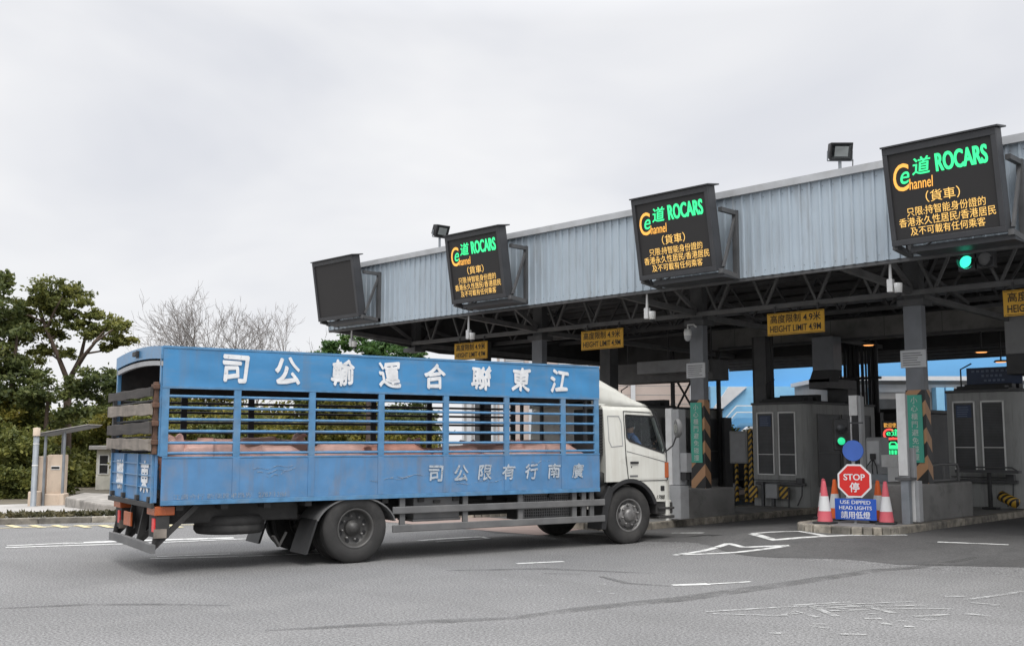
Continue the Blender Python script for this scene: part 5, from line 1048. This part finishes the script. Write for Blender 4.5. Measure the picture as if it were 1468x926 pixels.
# ---------------------------------------------------------------- far left: shelter, pole, platform, hut
def to_img_frame(o, p): o.location = p; o.rotation_euler = (0,0,rad(YAW)); return o      # faces the road, seen square on
pb = away(52, 29.8); pb.z = G(pb.x, pb.y)+.1
pp = thing('marker_post', 'round grey post with cream cap on the far pavement, left of the shelter', 'post', pb)
b = MB(); b.lathe([(.11,-.3),(.11,.02),(.078,.03),(.075,1.98),(0,1.98)], n=16); b.build('shaft', M['galv'], pp); b = MB(); b.lathe([(.095,1.98),(.095,2.2),(0,2.22)], n=16); b.build('cap', M['cream'], pp); b = MB(); b.lathe([(.081,1.14),(.081,1.17)], n=16); b.lathe([(.081,1.75),(.081,1.77)], n=16); b.build('band', M['frame'], pp)
sb_ = away(77, 30.2); gz = G(sb_.x, sb_.y)+.1
sh = thing('roadside_shelter', 'small cream walled shelter with slanting roof on grey posts', 'shelter', (sb_.x, sb_.y, gz), rad(YAW))
px2 = 32.2/1514.5
b = MB(); b.box(-.27,.22,.25,.55,-.3,1.45); b.build('wall', M['cream'], sh, .03)
b = MB(); b.box(-.64,-.34,.35,.9,-.3,1.40); b.build('wall', M['cream'], sh, .03)
b = MB(); b.box(-.14,.11,.235,.2495,1.02,1.13); pl = b.build('name_plate', M['frame'], sh); b = MB(); b.box(-.13,.10,.23,.2345,1.04,1.11); b.build('dark_panel', M['black'], pl)
b = MB(); b.box(-.60,-.32,-.15,.25,-.3,.42); b.box(.20,.34,.05,.4,-.3,.36); b.box(-.32,.22,.16,.25,-.3,.34); b.build('footing', M['cream'], sh, .03)
for x, y in ((-.58,.3),(-.27,.1),(.27,.1),(-.05,.75)): b = MB(); b.tube([(x,y,0),(x,y,2.04+.18*x)], .04, 9); b.build('post', M['galv'], sh)
b = MB(); b.prism([(-.45,1.98),(.95,2.25),(.95,2.29),(-.45,2.03)], lambda p: (p[0],-.05,p[1]), lambda p: (p[0],.95,p[1])); b.build('roof', M['guard'], sh); b = MB(); b.prism([(-.48,2.036),(.98,2.298),(.98,2.318),(-.48,2.056)], lambda p: (p[0],-.09,p[1]), lambda p: (p[0],1.0,p[1])); b.build('roof_sheet', M['paving'], sh)
b = MB()
q_ = [at_z(93,727,.02), at_z(150,738.5,.05), at_z(205,738.5,.05), at_z(230,724,.05), at_z(120,718,.05)]
b.prism([(v.x, v.y) for v in q_], lambda p: (p[0],p[1],-.3), lambda p: (p[0],p[1],.30))
tag(b.build('stone_platform', M['stone'], bevel=.04), 'low old stone platform on the pavement between shelter and truck', 'platform')
hb_ = away(176, 54); gz = G(hb_.x, hb_.y)
ht = thing('white_hut', 'small cream white hut with narrow windows beyond the rear of the truck', 'hut', (hb_.x, hb_.y, gz), rad(YAW))
b = MB(); b.box(-1.3,2.2,0,2.2,-.2,2.15); b.build('wall', M['hutwhite'], ht); b = MB(); b.box(-1.6,2.5,-.3,2.5,2.15,2.35); b.build('roof', M['paving'], ht, .02)
for x in (-1.12,-.28,.56,1.4):
    b = MB(); b.box(x,x+.42,-.02,0,.95,1.85); wd = b.build('window', M['black'], ht); b = MB()
    for q in ((x-.06,x,.9,1.9),(x+.42,x+.48,.9,1.9),(x,x+.42,1.85,1.9),(x,x+.42,.9,.95),(x,x+.42,1.38,1.42)): b.box(q[0],q[1],-.05,.0,q[2],q[3])
    b.build('frame', M['frame'], wd)
for x in (-.46,.38): b = MB(); b.box(x-.05,x+.05,-.06,-.001,.05,2.15); b.build('pilaster', M['frame'], ht)
b = MB(); b.box(-1.28,2.18,-.04,-.001,.08,.8); b.build('lower_panel', M['hutwhite'], ht)
# ---------------------------------------------------------------- buildings behind the plaza
def facade(name, label, px0, px1, d, m, ztop, depth=10):
    a_, b_ = away(px0, d), away(px1, d); c = (a_+b_)/2; w = (b_-a_).length; t = thing(name, label, 'building', (c.x, c.y, 0), rad(YAW)); 
    mb = MB(); mb.box(-w/2,w/2,0,depth,-1.5,ztop); mb.build('wall', m, t); return t, w, d/1514.5
t, w, k = facade('tiled_building', 'beige tiled building with louvred vents beyond the canopy behind the truck cab', 712, 1000, 52, M['tile_wall'], 7.5)
X = lambda p: (p-(712+1000)/2)*k
b = MB()
for z in np.arange(0,7.4,.45): b.box(-w/2,w/2,-.006,-.001,z,z+.03)
b.build('tile_courses', M['wall_grey'], t)
for p0, p1, y0, y1 in ((724,752,500,522),(800,846,508,530)):
    z0, z1 = hgt(y1,52), hgt(y0,52); b = MB(); b.box(X(p0),X(p1),-.05,0,z0,z1); wd = b.build('louvre_vent', M['pillar_grey'], t); b = MB()
    for z in np.arange(z0,z1,.09): b.box(X(p0)+.05,X(p1)-.05,-.09,-.051,z,z+.04)
    b.build('blades', M['wall_white'], wd)
for p0 in (716,758,905,990): b = MB(); b.box(X(p0),X(p0)+.22,-.12,-.001,-1,7.4); b.build('downpipe', M['wall_white'], t)
for p0 in (640,668,690,705,728,745): 
    pass
t, w, k = facade('pale_outbuilding', 'pale panelled outbuilding seen between the bars of the truck', 662, 712, 46, M['wall_white'], 3.6, 4)
b = MB()
for x in np.arange(-w/2+.1,w/2,.32): b.box(x,x+.10,-.05,-.001,-.5,3.5)
b.build('panel_ribs', M['wall_grey'], t)
t, w, k = facade('blue_building', 'bright blue building with an outside staircase behind the toll booths', 1015, 1540, 58, M['wall_blue'], 8.6)
X = lambda p: (p-(1015+1540)/2)*k; Hh = lambda y: hgt(y, 58)
b = MB(); b.box(X(1015),X(1240),-1.0,-.01,-1,Hh(555)); b.build('lower_wall', M['wall_blue_pale'], t)
b = MB(); b.prism([(X(1015),Hh(590)),(X(1040),Hh(556)),(X(1066),Hh(556)),(X(1015),Hh(600))], lambda p: (p[0],-1.25,p[1]), lambda p: (p[0],-1.02,p[1])); b.build('stair_soffit', M['wall_white'], t)
b = MB(); b.prism([(X(1015),Hh(636)),(X(1048),Hh(600)),(X(1082),Hh(600)),(X(1082),Hh(607)),(X(1052),Hh(607)),(X(1015),Hh(648))], lambda p: (p[0],-1.6,p[1]), lambda p: (p[0],-1.3,p[1])); b.build('stair_flight', M['wall_blue'], t)
b = MB(); 
for dy in (0,-9): b.bar((X(1015),-1.65,Hh(628+dy)),(X(1048),-1.65,Hh(592+dy)),.05); b.bar((X(1048),-1.65,Hh(592+dy)),(X(1082),-1.65,Hh(592+dy)),.05)
b.build('handrail', M['frame'], t)
b = MB(); b.prism([(X(1015),-1),(X(1015),Hh(650)),(X(1060),Hh(612)),(X(1240),Hh(612)),(X(1240),-1)], lambda p: (p[0],-2.4,p[1]), lambda p: (p[0],-1.7,p[1])); b.build('base_wall', M['wall_white'], t)
t, w, k = facade('white_building', 'long pale grey building with blue pillars behind the right lanes', 1190, 1560, 50, M['wall_grey'], hgt(546,50), 6)
X = lambda p: (p-(1190+1560)/2)*k
b = MB(); b.box(-w/2-.2,w/2+.2,-.5,6,hgt(546,50),hgt(540,50)); b.build('roof', M['wall_white'], t)
b = MB(); b.box(-w/2,w/2,-.05,-.001,hgt(562,50),hgt(551,50)); b.build('pale_band', M['wall_white'], t)
for p0 in (1338,1352,1440,1245): b = MB(); b.box(X(p0),X(p0)+.38,-.6,-.06,-1,hgt(556,50)); b.build('blue_pillar', M['wall_blue_pale'], t)
for p0 in (1262,1300,1365,1400): b = MB(); b.box(X(p0),X(p0)+.8,-.08,-.051,hgt(620,50),hgt(572,50)); b.build('window', M['louvre'], t)
# ---------------------------------------------------------------- parked cars beyond the lanes
def make_car(m, label, loc, rz, tall=False):
    t = thing('parked_car', label, 'car', loc, rz, 'cars parked beyond the lanes'); H = 1.9 if tall else 1.45
    low = [(-2.15,.35),(-2.2,.6),(-2.1,.85),(-1.2,.93),(1.0,.97),(2.0,.9),(2.15,.7),(2.1,.35)]
    b = MB(); b.loft([[(x,y*s_,z) for x, z in low] for y, s_ in ((-.80,1),(-.86,1),(.86,1),(.80,1))], smooth=False)
    b.loft([[(x*f_,y,z) for x, y in ((-.95,-.70),(1.55,-.70),(1.55,.70),(-.95,.70))] for z, f_ in ((.9,1.12),(H-.06,.82),(H,.72))], smooth=False); body = b.build('body', m, t, .05)
    b = MB(); 
    b.add([(-1.08,-.66,.98),(-1.08,.66,.98),(-.83,.6,H-.1),(-.83,-.6,H-.1)], [(0,1,2,3)]); b.build('windscreen', M['louvre'], t)
    for s_ in (-1,1): b = MB(); b.prism([(-.92,.97),(1.5,.97),(1.2,H-.12),(-.7,H-.12)], lambda p: (p[0],s_*.70,p[1]), lambda p: (p[0],s_*.72,p[1])); b.build('side_window', M['louvre'], t)
    for s_ in (-1,1): b = MB(); b.box(-2.22,-2.12,s_*.62-.16,s_*.62+.16,.62,.78); b.build('headlight', M['clear'], t, .02)
    b = MB(); b.box(-2.23,-2.15,-.4,.4,.5,.66); b.build('grille', M['black'], t); b = MB(); b.box(-2.24,-2.2,-.26,.26,.40,.5); b.build('number_plate', M['white_sign'], t)
    for x in (-1.35,1.35):
        for s_ in (-1,1):
            b = MB(); b.lathe([(0,0),(.2,0),(.31,.02),(.32,.06),(.32,.2),(0,.2)], (x,s_*.88,.32), (0,-s_,0), 20); wh = b.build('wheel', M['tyre'], t); b = MB(); b.lathe([(.2,-.005),(.1,.02),(0,.02)], (x,s_*.88,.32), (0,-s_,0), 16); b.build('rim', M['chrome'], wh)
    return t
for px_, d_, m, lb, rz_c, tall in ((1050,40,'car_black','black car parked in the gap between the dark booth and the near booth',160,False),(1068,47,'car_white','white van behind the black car in the lane gap',150,True),(1036,52,'car_silver','silver car farthest back in the lane gap',120,False)):
    p_ = away(px_, d_); make_car(M[m], lb, (p_.x, p_.y, G(p_.x,p_.y)), rad(rz_c+100), tall)
# ---------------------------------------------------------------- trees and bushes
def clump_pts(centers, per):
    out_ = []
    for (c, r) in centers:
        c = np.array(c); r = np.array(r)
        for _ in range(7):             # ragged sprays inside each clump
            d = rng.normal(size=3); d /= np.linalg.norm(d); sc = c+d*r*rng.uniform(.35,1.1); n = int(per*max(.25,(r[0]*r[1]*r[2])**.5)/2.4)
            e = rng.normal(size=(n,3)); out_.append(sc+e*r*np.array((.26,.26,.20))*rng.uniform(.7,1.3))
    return np.concatenate(out_)
def frame_pt(px_, py_, d, off=0.0):       # point in a plane facing the road at distance d
    p = away(px_, d); return np.array([p.x-math.sin(_a)*off, p.y+math.cos(_a)*off, hgt(py_, d)])
def tree(label, d, limbs, clumps, leaf, size, per, bark='bark', base=None):
    base = Vector(frame_pt(*base, d)); base.z = G(base.x, base.y)-.1
    t = thing('tree', label, 'tree', base); b = MB()
    for pts, r0, r1 in limbs:
        P = [Vector(frame_pt(x, y, d, o_))-base for x, y, o_ in pts]
        if pts[0][1] > 690: P[0] = Vector((0,0,0))
        b.tube(P, list(np.linspace(r0, r1, len(P))), 8)
    b.build('trunk', M[bark], t); cs = []
    for x, y, r in clumps:
        for _ in range(3): 
            c = frame_pt(x+rng.normal()*r*.35, y+rng.normal()*r*.3, d, rng.normal()*r*d/1514.5*.7); rr = r*d/1514.5*rng.uniform(.55,.85); cs.append((c-np.array(base), (rr*1.15,rr*1.15,rr*.7)))
    link('crown', leaf_mesh('crown', clump_pts(cs, per), size, M[leaf], up=.45), None, t); return t
tree('tall open tree with forked trunk rising above the hedge on the left', 48,
  [([(94,720,0),(95,640,.1),(94,575,0),(94,545,0)], .22, .17), ([(94,548,0),(80,508,-.3),(64,470,-.5),(50,436,-.3),(56,412,0)], .13, .03), ([(76,498,-.3),(52,470,.5),(30,440,.9)], .07, .02), ([(72,486,-.4),(84,462,.4),(78,430,.6)], .05, .015), ([(62,462,-.5),(40,452,-1),(18,450,-1.2)], .05, .015), ([(86,520,-.2),(64,508,.4),(40,484,.8)], .05, .015), ([(94,548,0),(106,512,.3),(110,482,.4),(120,452,.2)], .14, .03), ([(112,478,.4),(104,455,-.3),(98,440,-.6)], .05, .015), ([(122,508,-.5),(150,500,.2),(172,488,.6)], .05, .015), ([(138,494,-.9),(148,474,-.4),(150,460,0)], .05, .015), ([(98,535,.1),(122,510,-.5),(142,492,-.9),(165,474,-.8)], .12, .03), ([(110,485,.4),(128,470,.9),(148,462,1.2)], .07, .02), ([(66,472,-.5),(84,446,-1),(96,428,-1.2)], .07, .02)],
  [(76,408,22),(50,424,20),(92,422,18),(30,434,18),(14,452,18),(58,446,18),(96,448,18),(122,452,18),(148,458,18),(165,468,15),(172,486,13),(68,478,16),(40,474,18),(132,474,16),(110,466,16),(58,500,15),(16,486,22),(160,490,12),(75,430,18),(35,455,18),(84,505,12),(150,500,9),(-8,470,24),(118,432,12),(66,416,16),(28,510,20)], 'leaf', .145, 330, base=(94,720))
tree('dense dark tree at the left edge of the picture', 46, [([(8,720,0),(10,600,0),(12,480,.3)], .25, .06)], [(-20,430,26),(8,470,26),(-15,400,20),(-20,500,34),(12,520,30),(-40,450,34),(5,560,34),(35,540,24),(-30,560,36),(-60,500,40),(40,590,28),(0,610,34)], 'leaf_dark', .19, 230, base=(8,720))
tree('rich green tree showing between the truck roof and the canopy end', 52, [([(530,700,0),(528,600,0),(525,520,.2)], .2, .06)], [(500,484,18),(525,490,20),(475,496,18),(550,496,18),(578,503,18),(600,512,14),(530,520,28),(490,525,26),(570,530,24),(460,508,14)], 'leaf_rich', .19, 260, base=(530,700))
tree('dark bushy tree behind the shelter roof, below the forked tree', 45.5, [([(62,710,0),(66,560,0)], .18, .06)], [(120,545,22),(145,540,24),(165,555,22),(100,560,22),(130,580,28),(70,560,22),(45,565,24),(165,585,22),(190,560,22),(85,590,26)], 'leaf_dark', .16, 280, base=(62,710))
tree('yellow green bushy tree behind the rear gate of the truck', 60, [([(175,710,0),(175,600,0)], .15, .05)], [(150,585,18),(172,575,20),(195,590,22),(220,600,22),(150,620,22),(190,630,26),(230,640,22)], 'leaf_yellow', .17, 260, base=(175,710))
def bare_tree(label, px_, d, h, spread, seed):
    r_ = random.Random(seed); p = away(px_, d); t = thing('bare_tree', label, 'tree', (p.x, p.y, G(p.x,p.y))); b = MB(); tw = MB()
    def grow(P, D, L_, r, lev):
        n = 4; pts = [P]; q = P.copy(); dd = D.copy()
        for _ in range(n):
            dd = (dd+Vector((r_.gauss(0,.12),r_.gauss(0,.12),r_.gauss(.05,.08)))).normalized(); q = q+dd*(L_/n); pts.append(q.copy())
        (b if lev < 2 else tw).tube(pts, [r*(1-.12*i) for i in range(n+1)], 6 if lev < 2 else 4)
        if lev >= 7: return
        k = (3 if lev < 4 else 2)+(1 if r_.random() < .2 else 0)
        for i in range(k):
            at_ = pts[-1] if i == 0 else pts[r_.randint(2,n)]; ang = r_.uniform(.24,.52)*(1.15 if lev == 0 else 1); az = r_.uniform(0,2*math.pi); u = dd.orthogonal().normalized(); u.rotate(Matrix.Rotation(az,3,dd)); nd = (dd*math.cos(ang)+u*math.sin(ang)*spread).normalized()
            grow(at_, nd, L_*r_.uniform(.62,.82), max(.009, r*.58), lev+1)
    grow(Vector((0,0,0)), Vector((0,0,1)), h*.31, .16, 0); b.build('trunk', M['bark_grey'], t); tw.build('twigs', M['bark_grey'], t); return t
bare_tree('wide leafless tree standing behind the middle of the truck roof', 290, 60, 11.4, 1.3, 4)
bare_tree('smaller leafless tree behind the rear end of the truck roof', 222, 62, 10.6, 1.1, 9)
bare_tree('leafless tree right of the wide one, lower', 344, 60, 10.4, 1.3, 12)
def bush_mesh(seed, leaf, size=.17):
    global rng
    rng = np.random.default_rng(seed); cs = []
    for _ in range(16):
        a_ = rng.uniform(0,2*math.pi); r = rng.uniform(0,1.35); z = rng.uniform(.2,3.4)*(1-.15*r); cs.append((np.array([r*math.cos(a_), r*math.sin(a_), z]), (rng.uniform(.5,.9),)*2+(rng.uniform(.35,.7),)))
    return leaf_mesh('bush', clump_pts(cs, 330), size, M[leaf], up=.45)
bm_ = [bush_mesh(31,'leaf_yellow'), bush_mesh(32,'leaf'), bush_mesh(33,'leaf_dark'), bush_mesh(34,'leaf'), bush_mesh(35,'leaf_yellow',.14)]
BL = ['yellowing bush in the thicket behind the far pavement','green bush in the thicket behind the far pavement','dark bush in the thicket behind the far pavement','green bush in the thicket behind the far pavement','yellowing bush in the thicket behind the far pavement']
rb = random.Random(3)
rows = []
for i in range(15): rows.append((-62+i*15.5 if i < 8 else -60+i*17+rb.uniform(-5,5), 43+rb.uniform(-.6,.6) if i < 8 else 60.5, .85 if i < 8 else 1.1))
for i in range(15): rows.append((-72+i*15.5 if i < 8 else -70+i*19+rb.uniform(-6,6), 46 if i < 8 else 62, 1.15 if i < 8 else 1.5))
for i in range(20): rows.append((215+i*19+rb.uniform(-6,6), 54+rb.uniform(-1,1), 1.05))
for i in range(12): rows.append((230+i*34+rb.uniform(-6,6), 58+rb.uniform(-1,1), 1.5))
for i in range(6): rows.append((1020+i*14, 50, .7))
for px_, d_, sc_ in rows:
    k = rb.choice([0,0,1,2,3,4]) if px_ < 1000 else 1; p = away(px_, d_); o = bpy.data.objects.new('bush', bm_[k]); col.objects.link(o)
    o.location = (p.x, p.y, G(p.x,p.y)-.1); o.rotation_euler = (0,0,rb.uniform(0,6.28)); q = sc_*rb.uniform(.85,1.15); o.scale = (q, q, q*rb.uniform(.85,1.1))
    tag(o, BL[k] if px_ < 1000 else 'small green bush in front of the blue building', 'bush', 'bushes behind the far pavement' if px_ < 1000 else 'bushes by the blue building')
